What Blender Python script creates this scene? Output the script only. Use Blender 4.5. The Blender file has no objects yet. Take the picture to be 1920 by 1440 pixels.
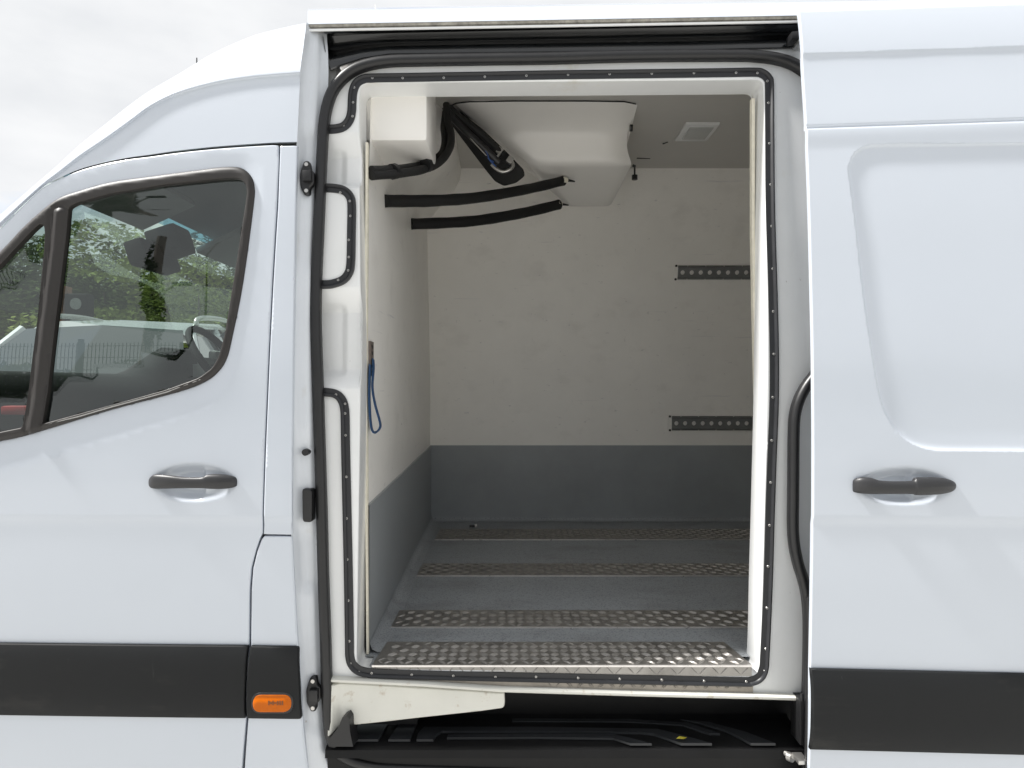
import bpy, bmesh, math, random
import numpy as np
from mathutils import Vector, Matrix
from mathutils.geometry import delaunay_2d_cdt
random.seed(7); RNG = np.random.default_rng(7)
SC = bpy.context.scene; COL = SC.collection
R = math.radians

# ------------------------------------------------------------------ camera, sky, sun, exposure
F, D0, HC = 1280.0, 1.66, 1.40           # focal length in photo pixels, metres to the van's waist, lens height
cam = bpy.data.objects.new('camera', bpy.data.cameras.new('camera')); COL.objects.link(cam)
cam.location = (0, -D0, HC); cam.rotation_euler = (R(90), 0, 0)
cam.data.sensor_width = 36; cam.data.lens = 36 * F / 1920; cam.data.clip_start = .02; cam.data.clip_end = 3000
SC.camera = cam
SC.view_settings.view_transform = 'Standard'; SC.view_settings.look = 'None'
SC.view_settings.exposure = 0.82; SC.view_settings.gamma = 1; SC.view_settings.use_curve_mapping = False
SUN = Vector((-.60, -.022, .80)).normalized()
sun = bpy.data.objects.new('sun', bpy.data.lights.new('sun', 'SUN')); COL.objects.link(sun)
sun.data.energy = 4.6; sun.data.angle = R(4); sun.data.color = (1, .975, .94)
sun.rotation_euler = SUN.to_track_quat('Z', 'Y').to_euler()
W = bpy.data.worlds.new('World'); SC.world = W; W.use_nodes = True
nt = W.node_tree; N = nt.nodes; L = nt.links; N.clear()
out = N.new('ShaderNodeOutputWorld'); bg = N.new('ShaderNodeBackground'); bg.inputs[1].default_value = .1
sky = N.new('ShaderNodeTexSky'); sky.sky_type = 'NISHITA'; sky.sun_disc = False
sky.sun_elevation = math.asin(SUN.z); sky.sun_rotation = math.atan2(SUN.x, SUN.y)
tc = N.new('ShaderNodeTexCoord'); mp = N.new('ShaderNodeMapping'); mp.inputs['Scale'].default_value = (1.5, 1.5, 3.6)
nz = N.new('ShaderNodeTexNoise'); nz.inputs['Scale'].default_value = 1.7; nz.inputs['Detail'].default_value = 9; nz.inputs['Roughness'].default_value = .55
cr = N.new('ShaderNodeValToRGB'); cr.color_ramp.elements[0].position = .25; cr.color_ramp.elements[1].position = .42
nz2 = N.new('ShaderNodeTexNoise'); nz2.inputs['Scale'].default_value = 3.1; nz2.inputs['Detail'].default_value = 8
cr2 = N.new('ShaderNodeValToRGB'); cr2.color_ramp.elements[0].position = .3; cr2.color_ramp.elements[1].position = .7
cr2.color_ramp.elements[0].color = (4.5, 4.62, 4.78, 1); cr2.color_ramp.elements[1].color = (5.6, 5.64, 5.70, 1)
mx = N.new('ShaderNodeMix'); mx.data_type = 'RGBA'
L.new(tc.outputs['Generated'], mp.inputs[0]); L.new(mp.outputs[0], nz.inputs[0]); L.new(mp.outputs[0], nz2.inputs[0])
L.new(nz.outputs[0], cr.inputs[0]); L.new(nz2.outputs[0], cr2.inputs[0])
L.new(cr.outputs[0], mx.inputs[0]); L.new(sky.outputs[0], mx.inputs[6]); L.new(cr2.outputs[0], mx.inputs[7])
L.new(mx.outputs[2], bg.inputs[0]); L.new(bg.outputs[0], out.inputs[0])
SC.render.engine = 'CYCLES'
cy = SC.cycles; cy.max_bounces = 16; cy.diffuse_bounces = 11; cy.glossy_bounces = 5; cy.transparent_max_bounces = 12
cy.use_denoising = True; cy.caustics_reflective = False; cy.caustics_refractive = False
try: cy.denoiser = 'OPENIMAGEDENOISE'
except Exception: pass

# ------------------------------------------------------------------ materials
def mat(name, base, rough=.5, metal=0, coat=0, bump=0, bscale=200, var=0, vscale=8, spots=None, spec=None, coatr=.03):
    m = bpy.data.materials.new(name); m.use_nodes = True
    t = m.node_tree; p = t.nodes['Principled BSDF']
    p.inputs['Base Color'].default_value = (*base, 1); p.inputs['Roughness'].default_value = rough
    p.inputs['Metallic'].default_value = metal; p.inputs['Coat Weight'].default_value = coat; p.inputs['Coat Roughness'].default_value = coatr
    if spec is not None: p.inputs['Specular IOR Level'].default_value = spec
    c = t.nodes.new('ShaderNodeTexCoord'); col = None
    if var:
        n = t.nodes.new('ShaderNodeTexNoise'); n.inputs['Scale'].default_value = vscale; n.inputs['Detail'].default_value = 8; n.inputs['Roughness'].default_value = .65
        t.links.new(c.outputs['Object'], n.inputs[0])
        r = t.nodes.new('ShaderNodeValToRGB'); r.color_ramp.elements[0].position = .3; r.color_ramp.elements[1].position = .7
        r.color_ramp.elements[0].color = (*[b * (1 - var) for b in base], 1); r.color_ramp.elements[1].color = (*[min(1, b * (1 + var * .5)) for b in base], 1)
        t.links.new(n.outputs[0], r.inputs[0]); col = r.outputs[0]
        rr = t.nodes.new('ShaderNodeMapRange'); rr.inputs[3].default_value = max(0, rough - .08); rr.inputs[4].default_value = min(1, rough + .12)
        t.links.new(n.outputs[0], rr.inputs[0]); t.links.new(rr.outputs[0], p.inputs['Roughness'])
    for sp in (spots or []):                      # (scale vec, threshold lo, hi, colour, amount)
        sc_, lo, hi, cc, am = sp
        q = t.nodes.new('ShaderNodeMapping'); q.inputs['Scale'].default_value = sc_; q.inputs['Location'].default_value = (random.random() * 9, random.random() * 9, 3)
        n = t.nodes.new('ShaderNodeTexNoise'); n.inputs['Scale'].default_value = 1; n.inputs['Detail'].default_value = 6; n.inputs['Roughness'].default_value = .6
        t.links.new(c.outputs['Object'], q.inputs[0]); t.links.new(q.outputs[0], n.inputs[0])
        r = t.nodes.new('ShaderNodeMapRange'); r.inputs[1].default_value = lo; r.inputs[2].default_value = hi; r.inputs[4].default_value = am
        t.links.new(n.outputs[0], r.inputs[0])
        x = t.nodes.new('ShaderNodeMix'); x.data_type = 'RGBA'; x.inputs[7].default_value = (*cc, 1)
        if col: t.links.new(col, x.inputs[6])
        else: x.inputs[6].default_value = (*base, 1)
        t.links.new(r.outputs[0], x.inputs[0]); col = x.outputs[2]
    if col: t.links.new(col, p.inputs['Base Color'])
    if bump:
        n = t.nodes.new('ShaderNodeTexNoise'); n.inputs['Scale'].default_value = bscale; n.inputs['Detail'].default_value = 3
        b = t.nodes.new('ShaderNodeBump'); b.inputs['Strength'].default_value = bump; b.inputs['Distance'].default_value = .002
        t.links.new(c.outputs['Object'], n.inputs[0]); t.links.new(n.outputs[0], b.inputs['Height']); t.links.new(b.outputs[0], p.inputs['Normal'])
    return m

def glass(name, tint, refl=1.5, dirt=.0):
    m = bpy.data.materials.new(name); m.use_nodes = True; t = m.node_tree; t.nodes.clear()
    o = t.nodes.new('ShaderNodeOutputMaterial'); tr = t.nodes.new('ShaderNodeBsdfTransparent'); tr.inputs[0].default_value = (*tint, 1)
    g = t.nodes.new('ShaderNodeBsdfGlossy'); g.inputs['Roughness'].default_value = .0; g.inputs[0].default_value = (.95, 1, .99, 1)
    fr = t.nodes.new('ShaderNodeFresnel'); fr.inputs[0].default_value = refl
    ge = t.nodes.new('ShaderNodeNewGeometry'); ma = t.nodes.new('ShaderNodeMapRange'); ma.inputs[3].default_value = refl; ma.inputs[4].default_value = 1 / refl
    t.links.new(ge.outputs['Backfacing'], ma.inputs[0]); t.links.new(ma.outputs[0], fr.inputs[0])
    mu = t.nodes.new('ShaderNodeMath'); mu.operation = 'MULTIPLY'; mu.inputs[1].default_value = 1.9; mu.use_clamp = True
    x = t.nodes.new('ShaderNodeMixShader')
    t.links.new(fr.outputs[0], mu.inputs[0]); t.links.new(mu.outputs[0], x.inputs[0]); t.links.new(tr.outputs[0], x.inputs[1]); t.links.new(g.outputs[0], x.inputs[2])
    t.links.new(x.outputs[0], o.inputs[0]); return m

M = {}
M['paint'] = mat('white_paint', (.555, .597, .66), .34, coat=1, coatr=.10, var=.02, vscale=1.5)
M['jamb'] = mat('jamb_paint', (.62, .65, .69), .35, coat=.6, coatr=.08, var=.04, vscale=5,
                spots=[((14, 14, 5), .60, .72, (.45, .42, .37), .45), ((60, 60, 40), .70, .76, (.22, .17, .12), .7)])
M['frame'] = mat('frame_gelcoat', (.80, .81, .81), .30, coat=.5, coatr=.08, var=.05, vscale=4,
                 spots=[((9, 9, 4), .62, .75, (.62, .56, .42), .35), ((70, 70, 60), .72, .77, (.2, .16, .12), .7)])
M['sill'] = mat('sill_gelcoat', (.66, .655, .60), .35, coat=.4, coatr=.1, var=.08, vscale=6,
                spots=[((30, 9, 25), .60, .72, (.35, .26, .16), .7)])
M['cream'] = mat('cream_edge', (.78, .74, .62), .55, var=.15, vscale=30)
M['gutter'] = mat('dirty_gutter', (.36, .34, .30), .7, var=.5, vscale=60, bump=.5, bscale=250)
M['liner'] = mat('liner_gelcoat', (.90, .88, .84), .42, var=.05, vscale=3, bump=.05, bscale=90,
                 spots=[((7, 7, 9), .56, .74, (.62, .60, .56), .25), ((26, 26, 60), .66, .74, (.42, .41, .42), .55),
                        ((12, 12, 30), .68, .78, (.36, .36, .42), .5), ((90, 90, 90), .73, .77, (.14, .13, .13), .8), ((2.2, 2.2, 85), .67, .73, (.50, .50, .54), .45), ((55, 55, 3), .70, .76, (.50, .48, .46), .4)])
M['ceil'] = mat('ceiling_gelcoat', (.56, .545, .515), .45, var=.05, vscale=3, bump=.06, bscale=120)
M['kick'] = mat('grey_kick', (.31, .33, .345), .42, var=.10, vscale=5, bump=.08, bscale=150,
                spots=[((9, 9, 14), .60, .74, (.33, .355, .375), .35), ((50, 50, 50), .72, .77, (.06, .065, .07), .6)])
M['floor'] = mat('grey_floor', (.33, .35, .37), .5, var=.12, vscale=5, bump=.5, bscale=420,
                 spots=[((230, 230, 230), .52, .60, (.10, .11, .115), .6), ((260, 260, 260), .62, .68, (.44, .46, .48), .6), ((4, 8, 4), .52, .70, (.13, .125, .12), .35)])
M['plate'] = mat('checker_plate', (.36, .345, .325), .42, metal=.85, var=.30, vscale=14, bump=.15, bscale=500)
M['bar'] = mat('checker_bar', (.48, .46, .435), .50, metal=.9, var=.25, vscale=18)
M['edge'] = mat('bright_aluminium', (.80, .77, .75), .28, metal=.8, var=.15, vscale=40)
M['dullplate'] = mat('dull_plate', (.38, .345, .30), .5, metal=.5, var=.25, vscale=20)
M['rubber'] = mat('black_rubber', (.012, .012, .013), .38, bump=.08, bscale=300, var=.2, vscale=20)
M['trim'] = mat('black_trim', (.016, .017, .020), .42, var=.25, vscale=25)
M['foam'] = mat('black_foam', (.007, .007, .007), .75, bump=.4, bscale=350)
M['winrub'] = mat('window_rubber', (.022, .019, .0175), .5, var=.2, vscale=9)
M['clad'] = mat('grey_cladding', (.0115, .0125, .0135), .55, spec=.22, bump=.25, bscale=900, var=.12, vscale=4, spots=[((5, 5, 14), .60, .75, (.035, .034, .032), .5), ((90, 90, 4), .71, .76, (.05, .05, .05), .5)])
M['handle'] = mat('handle_plastic', (.025, .025, .027), .42, bump=.15, bscale=900)
M['track'] = mat('black_track', (.009, .010, .011), .22, coat=.4, coatr=.1, var=.3, vscale=9)
M['step'] = mat('step_plastic', (.007, .007, .0075), .45, spec=.25, var=.3, vscale=10)
M['pad'] = mat('step_pad', (.024, .026, .029), .45, var=.2, vscale=10)
M['dark'] = mat('dark_inner', (.02, .02, .021), .8)
M['amber'] = mat('amber_lens', (.55, .12, .0005), .3, spec=.2, var=.1, vscale=60)
M['print'] = mat('lens_print', (.20, .06, .01), .5)
M['steel'] = mat('steel', (.55, .54, .52), .35, metal=.9)
M['rail'] = mat('grey_rail', (.20, .205, .205), .5, metal=.3, var=.2, vscale=20)
M['oldrail'] = mat('worn_rail', (.22, .18, .16), .5, metal=.6, var=.4, vscale=60)
M['unit'] = mat('unit_plastic', (.87, .85, .815), .30, coat=.3, coatr=.15, var=.03, vscale=4)
M['strap'] = mat('blue_webbing', (.014, .055, .14), .7, bump=.4, bscale=500)
M['bluewire'] = mat('blue_wire', (.03, .10, .35), .4)
M['lamp'] = mat('lamp_lens', (.50, .51, .50), .25)
M['glass'] = glass('door_glass', (.58, .66, .62))
M['screen'] = glass('screen_glass', (.78, .86, .83))
M['band'] = glass('shade_band', (.28, .55, .68))
M['dash'] = mat('dash_plastic', (.012, .0125, .013), .7, spec=.15, bump=.1, bscale=500)
M['trimgrey'] = mat('cab_trim', (.30, .30, .30), .7)
M['headliner'] = mat('headliner', (.20, .20, .195), .9)
M['seat'] = mat('seat_cloth', (.03, .03, .032), .9)
M['tyre'] = mat('tyre', (.02, .02, .02), .8)
M['asphalt'] = mat('pale_concrete', (.50, .495, .475), .9, var=.25, vscale=.7, bump=.6, bscale=60)
M['leafbit'] = mat('yellow_leaf', (.55, .48, .05), .5, var=.3, vscale=90)
M['silver'] = mat('silver_paint', (.52, .54, .55), .3, metal=.5, coat=1)
M['redp'] = mat('red_plastic', (.35, .02, .02), .4)

# ------------------------------------------------------------------ object helpers
def link(name, me, m=None, parent=None):
    o = bpy.data.objects.new(name, me); COL.objects.link(o)
    if m is not None:
        for k in (m if isinstance(m, (list, tuple)) else [m]): me.materials.append(k)
    if parent: o.parent = parent
    return o
def mesh(name, v, f, m, parent=None, smooth=False, nrm=None, mi=None):
    me = bpy.data.meshes.new(name); me.from_pydata([tuple(map(float, a)) for a in v], [], [tuple(int(i) for i in a) for a in f])
    if smooth or nrm is not None: me.polygons.foreach_set('use_smooth', [True] * len(me.polygons))
    if mi is not None: me.polygons.foreach_set('material_index', mi)
    if nrm is not None: me.normals_split_custom_set_from_vertices([tuple(map(float, a)) for a in nrm])
    me.update(); return link(name, me, m, parent)
def thing(name, label, cat_, loc=(0, 0, 0), group=None):
    o = bpy.data.objects.new(name, None); COL.objects.link(o); o.location = loc
    o['label'] = label; o['category'] = cat_
    if group: o['group'] = group
    return o
def tag(o, label=None, cat_=None, group=None, kind=None):
    for k, v in (('label', label), ('category', cat_), ('group', group), ('kind', kind)):
        if v: o[k] = v
    return o
class MB:
    """collects simple solids into one mesh"""
    def __init__(s): s.v = []; s.f = []; s.mi = []
    def add(s, v, f, k=0):
        b = len(s.v); s.v += [tuple(a) for a in v]; s.f += [tuple(i + b for i in a) for a in f]; s.mi += [k] * len(f)
    def box(s, c, h, k=0, rot=None, bev=0):
        bm = bmesh.new(); bmesh.ops.create_cube(bm, size=2)
        for v in bm.verts: v.co = Vector((v.co.x * h[0], v.co.y * h[1], v.co.z * h[2]))
        if bev: bmesh.ops.bevel(bm, geom=list(bm.edges), offset=bev, segments=2, affect='EDGES', profile=.6)
        mt = (rot or Matrix()).to_4x4(); mt.translation = Vector(c); bm.transform(mt)
        bm.verts.index_update(); s.add([v.co[:] for v in bm.verts], [[v.index for v in f.verts] for f in bm.faces], k); bm.free()
    def cyl(s, a, b, r, r2=None, n=12, k=0):
        a = Vector(a); b = Vector(b); r2 = r if r2 is None else r2
        q = (b - a).to_track_quat('Z', 'Y'); v = []
        for p, rr in ((a, r), (b, r2)):
            for i in range(n):
                t = 2 * math.pi * i / n; v.append((p + q @ Vector((rr * math.cos(t), rr * math.sin(t), 0)))[:])
        f = [(i, (i + 1) % n, n + (i + 1) % n, n + i) for i in range(n)] + [tuple(range(n))[::-1], tuple(range(n, 2 * n))]
        s.add(v, f, k)
    def build(s, name, m, parent=None, smooth=False):
        return mesh(name, s.v, s.f, m, parent, smooth, mi=s.mi)
def autosmooth(o, ang=35):
    bm = bmesh.new(); bm.from_mesh(o.data); bmesh.ops.recalc_face_normals(bm, faces=bm.faces)
    for f in bm.faces: f.smooth = True
    for e in bm.edges:
        if len(e.link_faces) == 2 and e.calc_face_angle(0) > R(ang): e.smooth = False
    bm.to_mesh(o.data); bm.free(); return o
def cr_(pts, n=6, closed=False):
    P_ = [np.array(p, float) for p in pts]; o = []; k = len(P_)
    for i in range(k if closed else k - 1):
        a, b, c, d = (P_[(i - 1) % k] if closed or i else P_[0]), P_[i], P_[(i + 1) % k], (P_[(i + 2) % k] if closed or i + 2 < k else P_[-1])
        for j in range(n):
            t = j / n; o.append(.5 * (2 * b + (c - a) * t + (2 * a - 5 * b + 4 * c - d) * t * t + (3 * b - a - 3 * c + d) * t ** 3))
    if not closed: o.append(P_[-1])
    return o
def rnd(poly, r, n=6):
    """round the corners of a closed pixel polygon; r is one radius or one per corner"""
    k = len(poly); o = []
    for i in range(k):
        rr = r[i] if isinstance(r, (list, tuple)) else r
        p = np.array(poly[i], float); a = np.array(poly[i - 1], float) - p; b = np.array(poly[(i + 1) % k], float) - p
        la, lb = np.linalg.norm(a), np.linalg.norm(b); q = min(rr, la * .49, lb * .49)
        if q < .5: o.append(tuple(p)); continue
        a = p + a / la * q; b = p + b / lb * q
        for j in range(n + 1):
            t = j / n; o.append(tuple((1 - t) ** 2 * a + 2 * t * (1 - t) * p + t * t * b))
    return o
def sweep(name, pts, sec, m, parent=None, up=None, caps=True, scale=None, closed=False, smooth=True, mi=None):
    """section (u across, v towards the viewer) along pts; the frame is fixed by 'up' (v direction)"""
    pts = [Vector(p) for p in pts]; n = len(pts); k = len(sec); v = []
    for i, p in enumerate(pts):
        if closed: t = pts[(i + 1) % n] - pts[i - 1]
        else: t = pts[min(i + 1, n - 1)] - pts[max(i - 1, 0)]
        t.normalize(); w = Vector(up or (0, -1, 0)); sd = t.cross(w)
        sd = sd.normalized() if sd.length > 1e-5 else Vector((1, 0, 0)); w = sd.cross(t).normalized()
        s = scale[i] if scale else 1
        v += [(p + sd * a * s + w * b * s)[:] for a, b in sec]
    f = []
    for i in range(n if closed else n - 1):
        j = (i + 1) % n
        f += [(i * k + q, i * k + (q + 1) % k, j * k + (q + 1) % k, j * k + q) for q in range(k)]
    if caps and not closed: f += [tuple(range(k)), tuple(range((n - 1) * k, n * k))[::-1]]
    o = mesh(name, v, f, m, parent); return autosmooth(o, 50) if smooth else o
def circ(r, n=12, e=1): return [(r * math.cos(2 * math.pi * i / n), r * e * math.sin(2 * math.pi * i / n)) for i in range(n)]
def grid(name, rows, m, parent=None, smooth=True, ang=45):
    nr, nc = len(rows), len(rows[0]); v = [p for r in rows for p in r]
    f = [(i * nc + j, i * nc + j + 1, (i + 1) * nc + j + 1, (i + 1) * nc + j) for i in range(nr - 1) for j in range(nc - 1)]
    o = mesh(name, v, f, m, parent); return autosmooth(o, ang) if smooth else o

# ------------------------------------------------------------------ the van's side as a surface y = S(x, z)
kz = [.15, .35, .465, .6, .772, .95, 1.167, 1.491, 1.82, 2.04, 2.235, 2.34, 2.40, 2.55]
ky = [.12, .055, .035, .022, .012, .003, 0, .006, .022, .042, .066, .092, .115, .19]
zt = np.linspace(.1, 2.6, 1001); yt = np.interp(zt, kz, ky)
g_ = np.exp(-.5 * (np.arange(-80, 81) * .0025 / .055) ** 2); g_ /= g_.sum()
yt = np.convolve(np.pad(yt, 80, mode='reflect', reflect_type='odd'), g_, 'valid')
def yb(z): return np.interp(z, zt, yt)
def body(x, z): return yb(z) + .03 * np.maximum(0, -.55 - np.asarray(x, float)) ** 1.3
def slid(x, z): return yb(z) - .075 - .045 * (np.asarray(x, float) - .72)
def sstep(a, b, t):
    t = np.clip((np.asarray(t, float) - a) / (b - a), 0, 1); return t * t * (3 - 2 * t)
def frm(x, z): return yb(z) + .04 + .015 * sstep(.70, .95, z)
def P(px, py, y): d = y + D0; return np.array(((px - 960) / F * d, y, HC - (py - 720) / F * d))
def PS(px, py, S=body, off=0.):
    y = 0.
    for _ in range(14): q = P(px, py, y); y = float(S(q[0], q[2])) + off
    return P(px, py, y)
def to2(poly, S, off=0): return np.array([PS(a, b, S, off)[[0, 2]] for a, b in poly])
def resample(p, sp):
    o = []
    for i in range(len(p)):
        a, b = p[i], p[(i + 1) % len(p)]; n = max(1, int(math.ceil(np.linalg.norm(b - a) / sp)))
        for j in range(n): o.append(a + (b - a) * j / n)
    return np.array(o)
def inside(pt, poly):
    x, z = pt[:, 0], pt[:, 1]; r = np.zeros(len(pt), bool); a = poly; b = np.roll(poly, -1, 0)
    for (ax, az), (bx, bz) in zip(a, b):
        c = (az > z) != (bz > z)
        with np.errstate(divide='ignore', invalid='ignore'): r ^= c & (x < (bx - ax) * (z - az) / (bz - az + 1e-30) + ax)
    return r
def dist(pt, poly, closed=True):
    d = np.full(len(pt), 9e9); a = poly; b = np.roll(poly, -1, 0)
    if not closed: a, b = a[:-1], b[:-1]
    for p, q in zip(a, b):
        e = q - p; l = e @ e
        if l < 1e-14: continue
        t = np.clip(((pt - p) @ e) / l, 0, 1); d = np.minimum(d, np.hypot(*(pt - p - t[:, None] * e).T))
    return d
def sdf(x, z, poly):
    pt = np.stack([np.ravel(x), np.ravel(z)], 1); d = dist(pt, poly); return np.where(inside(pt, poly), -d, d)
def area(p): q = np.roll(p, -1, 0); return .5 * np.sum(p[:, 0] * q[:, 1] - q[:, 0] * p[:, 1])
def vnorm(p, step=None):
    e = np.roll(p, -1, 0) - np.roll(p, 1, 0); n = np.stack([e[:, 1], -e[:, 0]], 1); return n / np.maximum(1e-9, np.linalg.norm(n, axis=1))[:, None]
def panel(name, outl, m, parent=None, holes=(), S=body, off=0., disp=None, sp=.014, fl=.016, hfl=None, inset=.0025, fine=None, flat=False):
    """pressed sheet on S with rolled edges; outl / holes are pixel outlines laid on the surface"""
    loops = []
    for k, h in enumerate([outl] + list(holes)):
        p = resample(to2(h, S, off), sp)
        if (area(p) > 0) != (k == 0): p = p[::-1]
        loops.append(p)
    g = lambda x, z: np.asarray(S(x, z) + off + (disp(x, z) if disp else 0), float)
    pts = [l for l in loops] + [l - vnorm(l) * inset for l in loops]
    lo, hi = loops[0].min(0), loops[0].max(0)
    gx, gz = np.meshgrid(np.arange(lo[0], hi[0], sp), np.arange(lo[1], hi[1], sp)); G = np.stack([gx.ravel(), gz.ravel()], 1)
    if fine:
        for (poly, s2) in fine:
            q = to2(poly, S, off); a, b = q.min(0), q.max(0)
            hx, hz = np.meshgrid(np.arange(a[0], b[0], s2), np.arange(a[1], b[1], s2)); Hh = np.stack([hx.ravel(), hz.ravel()], 1)
            G = G[~((G > a - s2) & (G < b + s2)).all(1)]; G = np.concatenate([G, Hh])
    G = G + RNG.uniform(-.0004, .0004, G.shape)
    ok = inside(G, loops[0])
    for l in loops[1:]: ok &= ~inside(G, l)
    G = G[ok]; dd = np.min([dist(G, l) for l in loops], 0); G = G[dd > inset * 1.8]
    pts.append(G); A = np.concatenate(pts); edges = []; b0 = 0
    for l in loops: n = len(l); edges += [(b0 + i, b0 + (i + 1) % n) for i in range(n)]; b0 += n
    res = delaunay_2d_cdt([Vector(a) for a in A], edges, [], 0, 1e-7)
    V = np.array([v[:] for v in res[0]]); T = np.array([f for f in res[2] if len(f) == 3])
    C = V[T].mean(1); ok = inside(C, loops[0])
    for l in loops[1:]: ok &= ~inside(C, l)
    T = T[ok]; e1 = V[T[:, 1]] - V[T[:, 0]]; e2 = V[T[:, 2]] - V[T[:, 0]]; fl_ = (e1[:, 0] * e2[:, 1] - e1[:, 1] * e2[:, 0]) < 0; T[fl_] = T[fl_][:, ::-1]
    h = .0012; Y = g(V[:, 0], V[:, 1])
    nx = (g(V[:, 0] + h, V[:, 1]) - g(V[:, 0] - h, V[:, 1])) / (2 * h); nz_ = (g(V[:, 0], V[:, 1] + h) - g(V[:, 0], V[:, 1] - h)) / (2 * h)
    Nn = np.stack([nx, -np.ones(len(V)), nz_], 1); Nn /= np.linalg.norm(Nn, axis=1)[:, None]
    P3 = np.stack([V[:, 0], Y, V[:, 1]], 1); v = list(P3); nn = list(Nn); f = [tuple(t) for t in T]
    orig = {i: k for k, os_ in enumerate(res[3]) for i in os_}; b0 = 0
    for k, l in enumerate(loops):
        n = len(l); ou = vnorm(l); o3 = np.stack([ou[:, 0], np.zeros(n), ou[:, 1]], 1); Fd = (hfl if (k and hfl is not None) else fl)
        idx = [orig[b0 + i] for i in range(n)]; b0 += n
        for i in range(n): a = Nn[idx[i]] * .9 + o3[i]; nn[idx[i]] = a / np.linalg.norm(a)
        if Fd <= 0: continue
        r1 = len(v)
        for i in range(n): v.append(P3[idx[i]] + o3[i] * .0012 + (0, .0025, 0)); nn.append(o3[i])
        r2 = len(v)
        for i in range(n): v.append(P3[idx[i]] + o3[i] * .0012 + (0, Fd, 0)); nn.append(o3[i])
        for i in range(n):
            j = (i + 1) % n; f.append((idx[i], r1 + i, r1 + j, idx[j])); f.append((r1 + i, r2 + i, r2 + j, r1 + j))
    return mesh(name, v, f, m, parent, nrm=nn)

# ================================================================== THE VAN
van = thing('panel_van', 'white high-roof refrigerated panel van with its side door slid open, seen broadside', 'van', (0, 1.0, 0))
def VP(o):                                    # keep world coordinates under the van's empty
    o.parent = van; o.matrix_parent_inverse = Matrix.Translation(-van.location); return o
YC = 1.0                                       # middle of the van

# --- ground first
ga = mesh('ground', [(-400, -400, 0), (400, -400, 0), (400, 400, 0), (-400, 400, 0)], [(0, 1, 2, 3)], M['asphalt']); tag(ga, 'pale concrete yard under the van', kind='structure')

# --- cab roof side, A pillar and roof
cols = [(-150, 568, 558, 540, .10), (-60, 484, 473, 457, .105), (0, 430, 418, 403, .11), (43, 387, 378, 366, .115), (80, 353, 345, 334, .12), (110, 337, 322, 308, .13), (150, 320, 291, 271, .15),
        (200, 307, 257, 231, .17), (243, 299, 226, 197, .185), (283, 294, 197, 169, .20), (333, 287, 173, 140, .215), (400, 280, 154, 100, .23), (467, 275, 143, 70, .24), (520, 272, 138, 53, .25), (560, 271, 135, 43, .25)]
cs = cr_(cols, 5)
rows = []; tops = []
for i, (x, s, c, t, yT) in enumerate(cs):
    sk = max(0, (x - 480) / 80)                # the rear edge leans with the pillar
    col = []
    s = s - 2.5
    for fr in (0, .02, .1, .3, .55, .8, .9):
        py = s + (c + 7 - s) * fr; q = PS(x - 3 * sk + 6 * sk * fr, py, body, .003 if fr else .02); col.append(q)
    for dp, of in ((5, .004), (2, .001), (0, -.003), (-3, -.003)):
        col.append(PS(x + 3 * sk, c + dp, body, of))
    q0 = PS(x + 3 * sk, c - 3, body, -.003); y0 = q0[1]
    for tt in (.2, .4, .6, .8, 1.0):
        y = y0 + (yT - y0) * (1 - math.cos(tt * math.pi / 2)) ** .9
        col.append(P(x + (3 + 12 * tt) * sk, c - 3 + (t - c + 3) * tt, y))
    rows.append(col); tops.append(col[-1])
ca = VP(grid('cab_side', rows, M['paint'], ang=60))
def mirror_copy(o, name=None):
    me = o.data.copy(); 
    for v in me.vertices: v.co.y = 2 * YC - v.co.y
    me.flip_normals(); c = bpy.data.objects.new(name or o.name.split('.')[0], me); COL.objects.link(c); c.parent = o.parent; c.matrix_parent_inverse = o.matrix_parent_inverse.copy(); return c
mirror_copy(ca)
def across(tp, crown, fwd, n=16):
    x, y0, z = tp; r = []
    for k in range(n + 1):
        u = k / n; y = y0 + (2 * YC - 2 * y0) * u; e = 1 - (2 * u - 1) ** 2; r.append((x - fwd * e, y, z + crown * e ** .7))
    return r
isplit = next(i for i, c in enumerate(cs) if c[0] >= 112)
nt_ = len(tops) - isplit
rf_ = [across(t, .095 - .045 * k / nt_, .17 * (1 - k / nt_) ** 1.5) for k, t in enumerate(tops[isplit:])]
VP(grid('cab_roof', rf_, M['paint']))
VP(grid('headliner', [[(a[0] + .012, a[1], a[2] - .035) for a in r] for r in rf_], M['headliner']))
scr = [across(t, .095 * (k / isplit) ** .8, .17 + .05 * (1 - k / isplit)) for k, t in enumerate(tops[:isplit + 1])]
ws = VP(grid('windscreen', scr, M['screen']))
sb = grid('shade_band', [[(p[0], p[1], p[2] - .004) for p in r] for r in scr[-5:]], M['band'], ws)
# roof over the load bay
EDGE = lambda x: 45 - (x - 575) * .0175
rr = []
for x in (577, 640, 760, 900, 1100, 1300, 1497, 1700, 1950, 2400, 2900):
    e = EDGE(x); col = []
    for dp, y in ((3, .112), (0, .104), (-4, .107), (-9, .125), (-16, .155), (-23, .19), (-28.5, .25)):
        col.append(P(x, e + dp, y))
    z = col[-1][2]; xx = col[-1][0]
    for k in range(1, 12):
        u = k / 12; e_ = 1 - (2 * u - 1) ** 2; col.append((xx, .25 + 1.5 * u, z + .065 * e_ ** .7))
    col += [(p[0], 2 * YC - p[1], p[2]) for p in col[:7][::-1]]
    rr.append(col)
VP(grid('roof', rr, M['paint'], ang=60))
ra = MB(); q = P(369, 118, .75); ra.cyl((q[0], .75, q[2] - .10), (q[0], .75, q[2] + .018), .004, .002, 8); VP(ra.build('roof_antenna', M['rubber'], smooth=False))
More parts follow.
